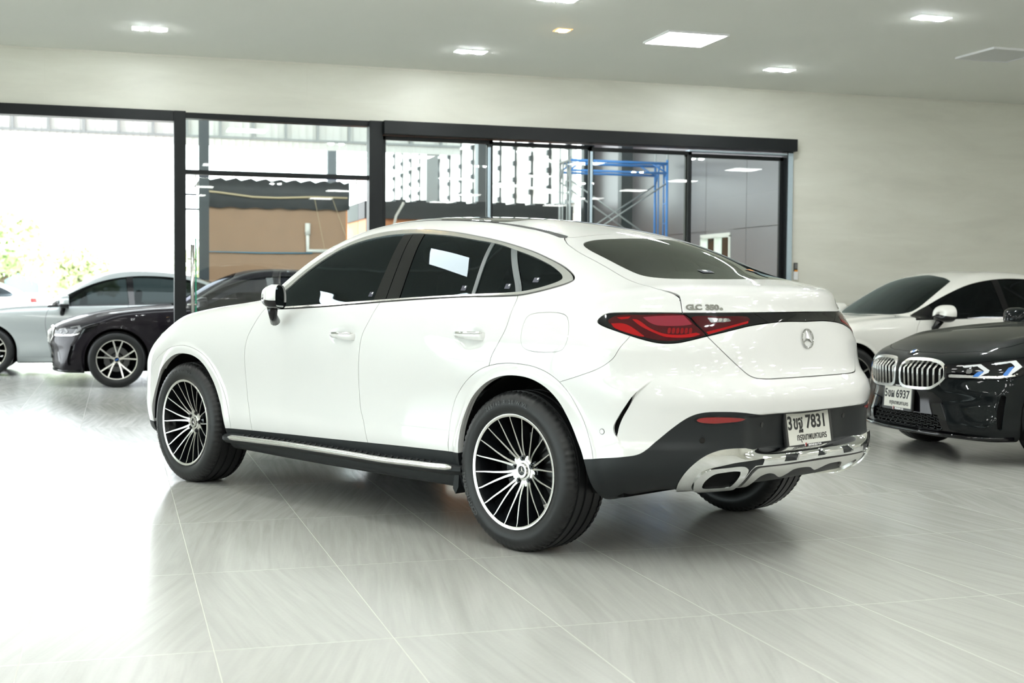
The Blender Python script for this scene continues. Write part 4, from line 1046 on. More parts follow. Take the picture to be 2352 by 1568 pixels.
bo = SK.take(SK.g(XY, bon, above(.88)), .0018); SK.emit('bonnet', bo, 'white_paint', 'B', 0, .012)
ws = [(2.13,-.1),(2.13,.2),(2.10,.40),(2.04,.58),(1.95,.66),(1.80,.635),(1.66,.59),(1.60,.50),(1.57,.30),(1.56,-.1)]
wsm = SK.take(SK.g(XY, smooth(ws, 3), above(1.1)), .002); SK.emit('windscreen', wsm, 'tint_light', 'B', -.003, .005)
pr = [(1.46,-.1),(1.46,.44),(1.40,.475),(1.0,.485),(.62,.475),(.56,.44),(.55,-.1)]
prm = SK.take(SK.g(XY, pr, above(1.3)), .002); SK.emit('glass_roof', prm, 'gloss_black', 'B', -.001, .006)
dt = [(1.62,.556),(1.3,.530),(1.0,.512),(.681,.501),(.489,.497),(.305,.498),(.211,.503),(.118,.517),(.092,.500),(.110,.464),(.226,.460),(.295,.458),(.446,.458),(.568,.462),(.681,.474),(1.0,.486),(1.3,.504),(1.60,.534)]
dm = SK.take(SK.g(XY, dt, above(1.3)), .0005); SK.emit('roof_molding', dm, 'cladding', 'LR', -.002, .006)
# roof skin and the front end
rf = SK.take(SK.g(XY, [(1.60,-.1),(1.60,.535),(1.3,.506),(1.0,.488),(.681,.476),(.446,.460),(.226,.462),(.110,.466),(.075,.46),(.06,.30),(.05,-.1)], above(1.3)), .0005)
SK.emit('roof', rf, 'white_paint', 'B', 0, .01)
hl = [(2.38,.915),(2.55,.895),(2.75,.880),(3.05,.865),(3.12,.80),(3.02,.755),(2.80,.765),(2.60,.795),(2.42,.845),(2.36,.88)]
hm = SK.take(SK.g(FZ, smooth(hl, 3), front_of(3.1)), .002)
for o in SK.emit('headlamp', hm, 'clear_lens', 'LR', .001, .01):
    SK.patch('daylight_strip', hm, FZ, [(2.40,.905),(3.0,.866),(3.0,.856),(2.40,.892)], 'lamp_white', 'L' if o.data.vertices[0].co.y > 0 else 'R', .003, .001, parent=o)
gr = SK.take(SK.g(YZ, smooth([(0,.84),(.42,.83),(.50,.76),(.44,.62),(.30,.56),(0,.55),(-.3,.56),(-.5,.7),(-.42,.83)], 3), front_of(3.3)), .002)
SK.emit('radiator_grille', gr, 'gloss_black', 'B', -.01, .014)
fb = SK.take(SK.g(FZ, [(2.52,.86),(2.55,.60),(2.55,.2),(5,.2),(5,1.2),(2.6,1.2)], front_of(3.2)), .0012)
SK.emit('front_bumper', fb, 'white_paint', 'B', 0, .014)
fen = SK.take(SK.g(XZ, [(2.0,.2),(4,.2),(4,1.3),(2.0,1.3)], lambda V: V[:, 2] - (1.14 - .02 * (V[:, 0] - 2))), .0)
SK.emit('front_wing', fen, 'white_paint', 'LR', 0, .012)
SK.emit('quarter_panel', (SK.V, SK.T), 'white_paint', 'LR', 0, .012)

# dark inner shell behind every shut line, open at the windows
sh = full
for poly in win_polys: _, sh = SK.sub(sh, XZ, poly, -.006, side, above(1.16)) if False else (None, sh)
inn = smooth(dlo_in, 4)
_, sh = SK.sub(sh, XZ, inn, .004, side)
_, sh = SK.sub(sh, XY, smooth(rg, 3), .006, above(1.15))
_, sh = SK.sub(sh, XY, smooth(ws, 3), .006, above(1.1))
SK.emit('inner_shell', sh, 'dark', 'B', -.017, 0)
# wheel tubs
for (cx, nm) in ((-.04, 'r'), (2.90, 'f')):
    for sg in (1, -1):
        b = MB(); n = 28; V = []
        for i in range(n + 1):
            a = math.pi * (.0 + 1.0 * i / n); x = cx + .455 * math.cos(a); z = .355 + .46 * math.sin(a)
            V += [(x, sg * .885, z), (x, sg * .62, z)]
        c0 = len(V); V.append((cx, sg * .62, .37))
        b.add(V, [(2*i, 2*i+2, 2*i+3, 2*i+1) for i in range(n)] + [(2*i+1, 2*i+3, c0) for i in range(n)])
        b.build('wheel_tub', 'dark', hero, smooth=True)
hero_wheel(hero, (0, .815, .367), False, turn=.10); hero_wheel(hero, (0, -.815, .367), True, turn=.4)
hero_wheel(hero, (2.888, .815, .367), False, turn=-.28); hero_wheel(hero, (2.888, -.815, .367), True, turn=.2)
for sg in (1, -1): MB().prism([(.385, .42), (.405, .42), (.435, .24), (.415, .215), (.395, .25)], lambda x, z, d: (x, sg * d, z), .70, .915).build('mud_guard', 'cladding', hero)

# running boards --------------------------------------------------------------
zz = spl((.34,.352),(.60,.350),(.90,.343),(1.2,.345),(1.6,.345),(2.1,.338),(2.44,.330))
for sg in (1, -1):
    V = []; xs = np.linspace(.36, 2.44, 70)
    for x in xs:
        z = float(zz(x)); e = min(1, (x - .34) / .22, (2.46 - x) / .10); yo = .925 + .062 * math.sin(e * math.pi / 2)
        V += [(x, sg * .86, z + .012), (x, sg * (yo - .012), z + .004), (x, sg * yo, z - .004), (x, sg * yo, z - .022), (x, sg * (yo - .02), z - .040), (x, sg * .86, z - .062)]
    F = [(6*i+j, 6*i+j+1, 6*i+j+7, 6*i+j+6) for i in range(69) for j in range(5)] + [tuple(range(6)), tuple(range(414, 420))]
    b = MB(); b.add(V, F); sb = b.build('running_board', 'cladding', hero, auto=.6)
    b = MB(); P = []
    for x in np.linspace(.405, 2.33, 60):
        z = float(zz(x)); e = min(1, (x - .34) / .22, (2.46 - x) / .10); yo = .925 + .062 * math.sin(e * math.pi / 2)
        P.append((x, sg * (yo - .006), z - .006))
    b.tube(P, [.010] + [.0155] * 58 + [.006], 12); b.build('bright_strip', 'satin', sb, smooth=True)
    b = MB()
    for k in range(34):
        x = .55 + .05 * k
        for j in range(3): b.cyl((x + .02 * (j % 2), sg * (.915 + .022 * j), float(zz(x)) + .002), (x + .02 * (j % 2), sg * (.915 + .022 * j), float(zz(x)) + .013), .0065, 8)
    b.build('rubber_studs', 'rubber', sb)['kind'] = 'stuff'

# rear details ----------------------------------------------------------------
chr_out = [(1.4,.494,1),(1.029,.494),(.896,.494),(.784,.497),(.644,.501),(.550,.509),(.495,.520),(.451,.527),(.372,.528),(.300,.522),(.223,.503),(.153,.471),(.098,.433),(.068,.396),(.059,.361),(.070,.338),(.101,.324),(.169,.321),(.322,.327),(.429,.334),(.447,.359),(.501,.431),(.536,.450),(.562,.452),(.695,.453),(.836,.455),(1.002,.457),(1.4,.458,1)]
cutA = [(.589,.477,1),(.496,.475),(.403,.470),(.313,.459),(.254,.450),(.197,.429),(.161,.400),(.148,.371),(.169,.349),(.289,.336),(.416,.337),(.437,.359),(.500,.433),(.532,.4545,1),(.578,.456,1)]
sk = SK.sub(br, UZ, smooth(chr_out, 5), 0)[0]
ca, sk = SK.sub(sk, UZ, smooth(cutA, 4), 0)
for poly in ([(.724,.4625),(.742,.482),(.846,.481),(.828,.4615)], [(.979,.467),(.997,.483),(1.4,.483),(1.4,.467)]): _, sk = SK.sub(sk, UZ, poly, 0)
chrm = SK.emit('chrome_diffuser', sk, 'chrome', 'B', .014, .016)
SK.emit('exhaust_recess', ca, 'cladding', 'LR', .006, .008)
lowp = [(.458,.345,1),(.505,.412),(.535,.436),(.560,.445),(.765,.448),(.990,.449),(1.4,.449,1),(1.4,.395,1),(.985,.405),(.93,.424),(.86,.428),(.80,.424),(.76,.408),(.715,.395),(.665,.415),(.62,.420),(.57,.408),(.53,.375),(.50,.345,1)]
lpm = SK.sub(br, UZ, smooth(lowp, 5), 0)[0]
SK.emit('silver_skid_plate', lpm, 'silver_trim', 'B', .016, .014)
tip_out = [(.158,.368),(.160,.403),(.197,.432),(.254,.448),(.361,.455),(.447,.457),(.479,.444),(.473,.428),(.428,.366),(.406,.347),(.280,.344),(.179,.351)]
tip_in = [(.207,.380),(.219,.405),(.262,.429),(.315,.437),(.425,.440),(.428,.424),(.391,.379),(.374,.372),(.285,.370),(.221,.371)]
tm = SK.sub(br, UZ, smooth(tip_out, 5), 0)[0]; ti, to = SK.sub(tm, UZ, smooth(tip_in, 5), 0)
tips = SK.emit('exhaust_trim', to, 'chrome', 'LR', .024, .022)
SK.emit('exhaust_opening', ti, 'dark', 'LR', .009, 0)
refl = [(.165,.652,1),(.199,.663),(.270,.666),(.334,.6655),(.400,.662),(.448,.657),(.468,.652),(.436,.643),(.340,.637),(.273,.634),(.200,.638),(.175,.644)]
SK.patch('reflector_surround', br, UZ, smooth([(.32 + (a - .32) * 1.10, .650 + (c_ - .650) * 1.15) for a, c_, *_ in refl], 3), 'gloss_black', 'LR', .002, .002)
SK.patch('rear_reflector', br, UZ, smooth([(a, .650 + (c_ - .650) * .82) for a, c_, *_ in refl], 3), 'reflector', 'LR', .004, .002)
for (u, z, m_) in ((.601, .615, 'gloss_black'), (.202, .564, 'gloss_black'), (-.392, .592, 'white_paint')):
    p, n_ = SK.at_u(u, z)
    for sg in (1, -1):
        q = Vector((p[0], sg * p[1], p[2])); nn = Vector((n_[0], sg * n_[1], n_[2])); b = MB(); b.mi = 1
        b.cyl(q - nn * .004, q + nn * .0012, .0125, 20); b.mi = 0; b.cyl(q, q + nn * .0022, .0105, 20); b.build('parking_sensor', [m_, 'gloss_black'], hero)
p, n_ = SK.at_rear(0, .571); n_ = np.array([-1, 0, .02])
number_plate(hero, frame_on((-.952, 0, .585), (-1, 0, .15), .004), ('3', 'ขฐ', '7831'))
# three-pointed star in its ring on the tailgate
p, n_ = SK.at_rear(0, .985); Mx = frame_on(p, n_, 0)
b = MB(); R0 = .0425
ringp = [tuple(Mx @ Vector((R0 * math.cos(t), R0 * math.sin(t), .006))) for t in np.linspace(0, 2 * math.pi, 49)]
b.tube(ringp, .0034, 8); star_solid(b, R0 - .001, .0062, lambda a, q, d: tuple(Mx @ Vector((a, q, .003 + d))), .010)
b.build('star_emblem', 'badge', tg, auto=.5)
def badge(txt, u0, z, size, parts, mirror=False):
    p, n_ = SK.at_u(u0, z)
    if mirror: p = p * [1, -1, 1]; n_ = n_ * [1, -1, 1]
    return put_text('model_badge', parts, 'chrome', frame_on(p, n_, .0022), tg)
def badge_letters(txt, u0, u1, z, size, mirror=False):
    b = MB(); n = len([c for c in txt]); 
    for i, ch in enumerate(txt):
        if ch == ' ': continue
        t = (i + .5) / n; u = u0 + (u1 - u0) * t
        p, n_ = SK.at_u(u, z)
        if mirror: p = p * [1, -1, 1]; n_ = n_ * [1, -1, 1]
        Mx = frame_on(p, n_, .002); s_ = size * (.62 if ch == 'e' else 1)
        V, F = text_mesh(ch, s_, .0016, .0016, sx=1.3); b.add([tuple(Mx @ Vector((x, y - (size - s_) * .33, zz_))) for x, y, zz_ in V], F)
    return b.build('model_badge', 'badge', tg)
badge_letters('GLC 350e', .125, .352, 1.124, .034)
badge_letters('4MATIC', .352, .16, 1.124, .030, True)
# strip under the lip catches the light
# door handles ----------------------------------------------------------------
for (x0, x1, zc) in ((1.19, 1.405, .950), (.20, .42, .980)):
    for di, sg in enumerate((1, -1)):
        door = door_meshes[0 if x0 > 1 else 1][di]
        p, n_ = SK.at_side((x0 + x1) / 2, zc); y0 = p[1]; V = []; F = []; n = 16
        for i in range(n + 1):
            t = i / n; x = x0 + (x1 - x0) * t; out = .038 * math.sin(math.pi * min(1, max(0, t)))**.45 if 0 < t < 1 else 0
            hh = .022 * (1 - .45 * t) ; zc_ = zc - .003 * (1 - t)
            for (dy, dz) in ((out - .012, hh * .9), (out + .004, hh * .7), (out + .008, -hh * .1), (out, -hh * .9), (out - .014, -hh)): V.append((x, sg * (y0 + dy), zc_ + dz))
        F = [(5*i+j, 5*i+(j+1) % 5, 5*i+5+(j+1) % 5, 5*i+5+j) for i in range(n) for j in range(5)]
        b = MB(); b.add(V, F); ho = b.build('door_handle', 'white_paint', door, auto=.9)
        b = MB(); b.tube([(V[5*i+1][0], V[5*i+1][1] - sg * .003, V[5*i+1][2] + .002) for i in range(1, n)], [.003] + [.0065] * (n - 3) + [.003], 8); b.build('chrome_insert', 'chrome', ho, smooth=True)
        b = MB(); b.lathe([(0, 0), (.5, .0002), (.8, .0006), (1, .001)], 30)
        V2 = [(x0 + (x1 - x0) * .45 + v[0] * .085, 0, zc + v[2] * .040) for v in b.V]; W = []
        for v in V2:
            q, _ = SK.at_side(v[0], v[2]); r_ = math.hypot((v[0] - (x0 + (x1 - x0) * .45)) / .085, (v[2] - zc) / .04); W.append((v[0], sg * (q[1] + .0006 + 0 * r_), v[2]))
        M.setdefault('cup_shade', mat('door_cup_paint', (.84, .85, .84), .38, coat=1))
# mirrors ---------------------------------------------------------------------
def door_mirror(parent, sg, px, pz, py, mat_, s=1.0, low='gloss_black'):
    r = bpy.data.objects.new('door_mirror', None); link(r, parent); r.location = (px, sg * py, pz)
    # housing: rounded egg, open face to the rear
    V = []; n = 28; sec = [(.112, .02), (.111, .16), (.106, .34), (.092, .60), (.066, .84), (.035, .97), (-.005, 1.0), (-.02, .985)]
    for k, (xo, f) in enumerate(sec):
        for i in range(n):
            a = 2 * math.pi * i / n; ca_, sa = math.cos(a), math.sin(a)
            yy = .128 * math.copysign(abs(ca_)**.75, ca_) * f * s; zz_ = (.088 if sa > 0 else .072) * math.copysign(abs(sa)**.8, sa) * f * s
            if ca_ < 0: yy *= .92
            V.append((xo * s - (.035 * s if ca_ > 0 else 0) * abs(ca_)**2 * (1 - k / 8), sg * (yy + .0), zz_ + .006 * ca_))
    F = [(k*n+i, k*n+(i+1) % n, (k+1)*n+(i+1) % n, (k+1)*n+i) for k in range(len(sec)-1) for i in range(n)] + [tuple(range(n))]
    mi = [0 if math.sin(2 * math.pi * ((f[0] % n) + .5) / n) > -.28 else 1 for f in F]
    b = MB(); b.add(V, F); b.I = mi; b.build('mirror_housing', [mat_, low], r, auto=1.0)
    L = (len(sec) - 1) * n; ctr = V[L:L+n]
    b = MB(); P = [(v[0] + .006, v[1] * .93, v[2] * .93) for v in ctr]; b.add(P + [(-.012, 0, 0)], [(i, (i+1) % n, n) for i in range(n)]); b.build('mirror_glass', 'mirror', r)
    b = MB(); b.tube([(.045 * s, -sg * .02, -.055 * s), (.055 * s, -sg * .07 * s, -.115 * s), (.06 * s, -sg * .13 * s, -.155 * s)], [.036 * s, .028 * s, .034 * s], 12); b.build('mirror_stalk', low, r, smooth=True)
    return r
for sg in (1, -1): door_mirror(hero, sg, 1.755, 1.142, 1.025, 'white_paint', .84).rotation_euler.z = sg * .66
# cabin -----------------------------------------------------------------------
def seat(parent, x, y, s=1.0, z=.42):
    b = MB(); b.box(x - .02, x + .50, y - .25, y + .25, z, z + .16); b.prism([(x - .02, z + .1), (x + .12, z + .14), (x - .10, z + .72), (x - .24, z + .70)], lambda a, c_, d: (a, d, c_), y - .24, y + .24)
    b.prism([(x - .18, z + .70), (x - .08, z + .70), (x - .11, z + .88), (x - .20, z + .88)], lambda a, c_, d: (a, d, c_), y - .13, y + .13)
    return b.build('seat', 'seat', parent, bevel=.04)
for (x, y) in ((1.15, .38), (1.15, -.38), (.22, .38), (.22, -.38)): seat(hero, x, y)
b = MB(); b.prism([(1.75, .55), (2.15, .70), (2.15, 1.08), (1.95, 1.12), (1.72, 1.03)], lambda a, c_, d: (a, d, c_), -.72, .72); b.build('dashboard', 'seat', hero, bevel=.03)
b = MB(); T = Matrix.Translation((1.58, -.37, .98)) @ Matrix.Rotation(-1.15, 4, 'Y'); b.tube([tuple(T @ Vector((.185 * math.cos(t), .185 * math.sin(t), 0))) for t in np.linspace(0, 2 * math.pi, 33)], .015, 8); b.cyl(T @ Vector((-.18, 0, 0)), T @ Vector((.18, 0, 0)), .018, 8); b.build('steering_wheel', 'seat', hero, smooth=True)
b = MB(); b.box(-.55, 2.1, -.80, .80, .30, .42); b.build('cabin_floor', 'dark', hero)
M['sticker'] = mat('window_sticker', (.008, .010, .03), .4)
for (x, z) in ((1.155, 1.170), (.47, 1.205), (.185, 1.215), (.03, 1.245)):
    p, n_ = SK.at_side(x, z); Mx = frame_on(p, n_, -.0030); b = MB(); b.mi = 0
    b.add([tuple(Mx @ Vector(v)) for v in ((-.017, -.015, 0), (.017, -.015, 0), (.017, .013, 0), (-.017, .013, 0))], [(0, 1, 2, 3)]); b.mi = 1
    b.add([tuple(Mx @ Vector(v)) for v in ((.003, .0, .0006), (.011, .0, .0006), (.011, .011, .0006), (.003, .011, .0006))], [(0, 1, 2, 3)])
    b.build('window_sticker', ['sticker', 'white_ink'], hero)
for (x, y, k) in ((-.52, .20, 0), (-.48, -.22, 1)):
    t = np.linspace(1.7, 1.0, 1401); f = HERO.f(np.full_like(t, x), np.full_like(t, y), t); z = t[int(np.argmax(f < 0))]; p = HERO.project(np.array([[x, y, z]]), 6); n_ = HERO.normals(p)[0]; Mx = frame_on(p[0], n_, .0015); b = MB(); b.mi = 0
    b.add([tuple(Mx @ Vector(v)) for v in ((-.035, -.025, 0), (.035, -.025, 0), (.035, .025, 0), (-.035, .025, 0))], [(0, 1, 2, 3)]); b.mi = 1
    b.add([tuple(Mx @ Vector(v)) for v in ((-.010, -.002, .0006), (.030 if k else .012, -.002, .0006), (.030 if k else .012, .022, .0006), (-.010 if not k else -.03, .022, .0006))], [(0, 1, 2, 3)])
    b.build('window_sticker', ['sticker', 'orange' if k else 'white_ink'], hero)
# ================================================================ saloon cars
SAL = Body(
    P=spl((.12,.78),(.2,.84),(.26,.872),(.34,.886),(.45,.882),(.55,.886),(.65,.900),(.75,.910),(.82,.905),(.90,.886),(.97,.860),(1.02,.83),(1.1,.77),(1.2,.70)),
    plan=spl((-1.2,-.02),(-.6,0),(0,0),(1.4,0),(2.6,0),(3.0,-.012),(3.3,-.045),(3.6,-.10)),
    arch=[(0,.335,.385,.008),(2.851,.335,.385,.008)], haunch=.010,
    xr=spl((.15,-.85),(.25,-.93),(.40,-1.0),(.55,-1.03),(.68,-1.03),(.80,-1.0),(.90,-.98),(1.0,-.965),(1.06,-.96),(1.2,-.9)),
    cr=spl((.2,.20),(.8,.20),(1.0,.22),(1.1,.25)), pr=spl((.2,3.4),(.9,3.0),(1.1,2.6)), rec=None,
    xf=spl((.10,3.48),(.18,3.57),(.24,3.62),(.30,3.635),(.42,3.635),(.52,3.655),(.62,3.655),(.70,3.635),(.75,3.59),(.80,3.48),(.86,3.34),(1.0,3.1)),
    cf=spl((.1,.15),(.25,.17),(.5,.27),(.65,.33),(.8,.33),(.95,.32)), pf=2.5,
    H=spl((3.9,.62),(3.66,.70),(3.55,.762),(3.45,.808),(3.3,.855),(3.0,.905),(2.7,.938),(2.4,.960),(2.15,.972),(1.5,.985),(.5,1.01),(-.3,1.04),(-.6,1.063),(-.9,1.06),(-1.05,1.03)),
    hbow=0.0, hcrown=spl((-1,.03),(0,.02),(2.3,.02),(3.0,.035),(3.6,.06)),
    hood=lambda x, y: .016 * np.exp(-((y - .58 + .05 * (2.4 - x)) / .07)**2) * sstep((x - 2.0) / .3) * sstep((3.55 - x) / .4),
    kt=.09, kr=.08, kf=.10,
    bot=spl((-1.2,.26),(-.8,.22),(-.4,.18),(3.1,.17),(3.6,.17),(3.9,.2)),
    G0=spl((-1.0,.50),(-.7,.60),(-.3,.70),(.2,.755),(.9,.785),(1.5,.785),(2.0,.765),(2.4,.72)),
    gs=.52, xm=.7, wbow=.10, rbow=.12, crown=.05, zb=.93, kg=.15,
    T=spl((2.9,.72),(2.5,.81),(2.2,.965),(2.0,1.085),(1.8,1.205),(1.6,1.312),(1.4,1.390),(1.2,1.432),(.9,1.450),(.6,1.443),(.3,1.408),(.1,1.360),(-.1,1.298),(-.3,1.216),(-.5,1.125),(-.65,1.055),(-.8,.98),(-1.1,.8)),
    kj=.03, kjr=.05)
def make_saloon(label, paint, window, h, detailed):
    r = empty('saloon_car', (0, 0, 0), 0, label, 'car', None)
    K = Skin(SAL, r, h, ((-1.10, 3.72), (0, .98), (.13, 1.46)))
    sd = lambda V: .50 - V[:, 1]
    def arcp(cx, rad, z0=-.2): return [(cx + rad, z0, 1)] + [(cx + rad * math.cos(a), .335 + rad * math.sin(a)) for a in np.linspace(0, math.pi, 15)] + [(cx - rad, z0, 1)]
    for cx in (0, 2.851): K.take(K.g(XZ, smooth(arcp(cx, .372), 3), sd), 0)
    full = (K.V.copy(), K.T.copy())
    K.emit('underbody', K.take(K.g(XZ, [(-2,-.3),(5,-.3),(5,.185),(-2,.185)]), 0), 'dark', 'B', 0, 0)
    dlo = [(2.10,.925,1),(2.06,.965),(1.90,1.055),(1.70,1.160),(1.50,1.245),(1.30,1.305),(1.05,1.345),(.80,1.358),(.50,1.345),(.25,1.310),(.02,1.250),(-.20,1.165),(-.36,1.080),(-.44,1.020,1),(-.38,.985),(-.27,.975,1),(0,.972),(.5,.962),(1.0,.952),(1.6,.938)]
    dm = K.take(K.g(XZ, smooth(dlo, 3), sd), .001)
    sc = lambda P, k: [(p[0] + (.85 - p[0]) * k * .25, p[1] + (1.14 - p[1]) * k) + tuple(p[2:]) for p in P]
    inn, ring = K.sub(dm, XZ, smooth(sc(dlo, .045), 3), 0)
    K.emit('window_surround', ring, 'gloss_black', 'LR', .002, .006)
    panes = [[(1.86,.8),(1.86,1.5),(1.09,1.5),(1.02,.8)], [(.95,.8),(1.00,1.5),(.22,1.5),(.06,.8)], [(.02,.8),(.18,1.5),(-1,1.5),(-1,.8)]]
    rest = inn
    for nm, poly in zip(('door_glass', 'door_glass', 'quarter_glass'), panes):
        p_, rest = K.sub(rest, XZ, poly, 0); K.emit(nm, p_, window, 'LR', -.003, 0)
    for q in pieces(rest): K.emit('pillar_trim', q, 'gloss_black', 'LR', 0, .004)
    ws_ = [(2.18,-.1),(2.17,.25),(2.12,.48),(2.02,.640),(1.93,.665),(1.75,.635),(1.58,.590),(1.47,.545,1),(1.43,.40),(1.41,.25),(1.40,-.1)]
    wm = K.take(K.g(XY, smooth(ws_, 3), above(.96)), .001); K.emit('windscreen', wm, 'tint' if window == 'tint' else 'tint_light', 'B', -.002, .004)
    rg_ = [(.06,-.1),(.05,.35),(0,.50),(-.12,.53),(-.35,.56),(-.52,.58),(-.60,.50),(-.64,.25),(-.65,-.1)]
    rm = K.take(K.g(XY, smooth(rg_, 3), above(1.0)), .001); K.emit('rear_window', rm, 'tint', 'B', -.002, .004)
    K.emit('sill', K.take(K.g(XZ, [(2.48,.255),(.38,.255),(.38,0),(2.48,0)], sd), .001), 'cladding' if paint == 'cream_paint' else paint, 'LR', 0, .01)
    # doors, bonnet and boot
    for nm, poly in (('front_door', [(2.02,1.2,1),(2.04,.95),(2.10,.85),(2.12,.70),(2.09,.50),(2.03,.2,1),(1.02,.2,1),(1.05,.5),(1.06,.8),(1.02,1.2,1)]),
                     ('rear_door', [(1.02,1.2,1),(1.06,.8),(1.05,.5),(1.02,.2,1),(.42,.2,1),(.40,.40),(.33,.55),(.18,.68),(.05,.78),(-.06,.90),(-.12,1.2,1)])):
        for o in K.emit(nm, K.take(K.g(XZ, smooth(poly, 4), sd, below(1.05)), .0018), paint, 'LR', 0, .012):
            sg = 1 if o.data.vertices[0].co.y > 0 else -1; x0 = 1.16 if nm[0] == 'f' else .16; p_, n_ = K.at_side(x0 + .1, .80)
            b = MB(); b.tube([(x0, sg * (p_[1] - .005), .80), (x0 + .03, sg * (p_[1] + .025), .80), (x0 + .18, sg * (p_[1] + .025), .795), (x0 + .21, sg * (p_[1] - .005), .795)], .012, 8); b.build('door_handle', paint, o, smooth=True)
    bon_ = [(2.13,-1),(2.13,.55),(2.20,.66),(2.4,.70),(2.7,.715),(3.0,.700),(3.2,.66),(3.34,.58),(3.44,.44),(3.50,.30),(3.525,.1),(3.525,-1)]
    K.emit('bonnet', K.take(K.g(XY, bon_, above(.76)), .0018), paint, 'B', 0, .012)
    K.emit('boot_lid', K.take(K.g(XY, [(-.66,-1),(-.66,.58),(-.90,.60),(-1.2,.60),(-1.2,-1)], above(.80)), .0018), paint, 'B', 0, .012)
    tl = [(.0,.93),(.15,.94),(.45,.93),(.45,.84),(.2,.80),(.02,.82)]
    for o in K.emit('tail_lamp', K.take(K.g(UZ, smooth(tl, 3), behind(-.6)), .001), 'red_lens', 'LR', .001, .01): pass
    # headlamps: slim, wrapping the front corner
    HLs = [(2.30,.792),(2.45,.782),(2.60,.762),(2.80,.738),(3.02,.722),(3.20,.712),(3.20,.600),(2.95,.602),(2.70,.618),(2.50,.650),(2.36,.700),(2.28,.76)]
    HLs = [(2.14,.770,1),(2.30,.766),(2.52,.748),(2.72,.726),(2.92,.708),(3.135,.694,1),(3.125,.600,1),(2.95,.598),(2.72,.602),(2.50,.618),(2.34,.655),(2.20,.710)]
    hm_ = K.take(K.g(FZ, smooth(HLs, 3), front_of(2.9)), .0015)
    for o in K.emit('headlamp', hm_, 'gloss_black', 'LR', .001, .012):
        S_ = 'L' if o.data.vertices[0].co.y > 0 else 'R'
        def lp(n_, poly, m_, off): K.patch(n_, hm_, FZ, poly, m_, S_, off, .003, parent=o)
        lp('chrome_bezel', [(3.09,.628),(3.09,.606),(2.60,.614),(2.40,.642),(2.44,.652),(2.62,.630)], 'satin', .004)
        lp('light_guide', [(2.96,.690),(2.78,.706),(2.68,.660),(2.80,.618),(2.84,.618),(2.745,.660),(2.81,.690),(2.94,.676)], 'lamp_white', .006)
        lp('light_guide', [(2.66,.716),(2.46,.738),(2.40,.698),(2.52,.630),(2.56,.626),(2.465,.698),(2.50,.722),(2.65,.702)], 'lamp_white', .006)
        lp('blue_accent', [(2.80,.655),(2.74,.66),(2.80,.62),(2.86,.618)], 'lamp_blue', .008); lp('blue_accent', [(2.52,.690),(2.47,.70),(2.53,.635),(2.58,.632)], 'lamp_blue', .008)
        lp('projector', [(2.92,.668),(2.86,.672),(2.86,.640),(2.92,.638)], 'clear_lens', .004)
    # front bumper: one panel with its openings cut in
    nose = K.take(K.g(FZ, [(2.16,.90),(2.20,.60),(2.30,.40),(2.30,-.1),(6,-.1),(6,1.2),(2.16,1.2)], front_of(2.95)), .0012)
    cen, nose = K.sub(nose, YZ, [(-1,.495),(.36,.495),(.43,.44),(.47,.34),(.50,.24),(.62,.215),(.60,.175),(-1,.175)], 0, front_of(3.3))
    vent_, nose = K.sub(nose, FZ, smooth([(2.53,.50,1),(2.575,.500,1),(2.61,.40),(2.60,.27,1),(2.56,.26,1),(2.545,.40)], 3), 0)
    gp = [(.026,.545),(.024,.66),(.05,.700),(.10,.718),(.28,.722),(.38,.712),(.435,.690),(.460,.66),(.460,.60),(.41,.545),(.34,.512),(.10,.508),(.05,.520)]
    kid, nose = K.sub(nose, YZ, smooth([(a, c_) for a, c_ in gp], 3), 0, front_of(3.2))
    fbm = K.emit('front_bumper', nose, paint, 'B', 0, .02)
    K.emit('bumper_vent', vent_, 'gloss_black', 'LR', -.03, .0)
    ki, ko = K.sub(kid, YZ, smooth([(a + (.240 - a) * .09, c_ + (.615 - c_) * .17) for a, c_ in gp], 3), 0)
    K.emit('grille_frame', ko, 'satin' if paint != 'cream_paint' else 'gloss_black', 'LR', .014, .03)
    K.emit('grille_backing', ki, 'dark', 'LR', -.03, 0)
    for sg in (1, -1):
        g_ = bpy.data.objects.new('radiator_grille', None); link(g_, r)
        for k in range(8):
            y = .072 + k * .049; b = MB()
            p0, _ = K.at_rear(y, .53, 1); p1, _ = K.at_rear(y, .63, 1); p2, _ = K.at_rear(y, .69, 1)
            z0 = .520 + max(0, (.10 - y)) * .2 + max(0, (y - .34)) * .35; z1 = .708 - max(0, (.09 - y)) * .5 - max(0, (y - .38)) * .4
            if detailed:
                for dy in (-.006, .006): b.tube([(p0[0] - .002, sg * (y + dy), z0), (p1[0] + .006, sg * (y + dy), (z0 + z1) / 2 + .04), (p2[0] - .022, sg * (y + dy), z1)], .0035, 6)
            else: b.tube([(p0[0], sg * y, z0), (p2[0] - .015, sg * y, z1)], .006, 6)
            b.build('slat', 'satin', g_, smooth=True)
    # lower intake
    cb_i, cb_o = K.sub(cen, YZ, [(-1,.335),(.40,.335),(.44,.235),(.41,.225),(-1,.225)], 0)
    K.emit('bumper_centre', cb_o, 'gloss_black' if paint != 'cream_paint' else 'cladding', 'B', -.002, .02)
    K.emit('intake_backing', cb_i, 'dark', 'B', -.05, 0)
    b = MB()
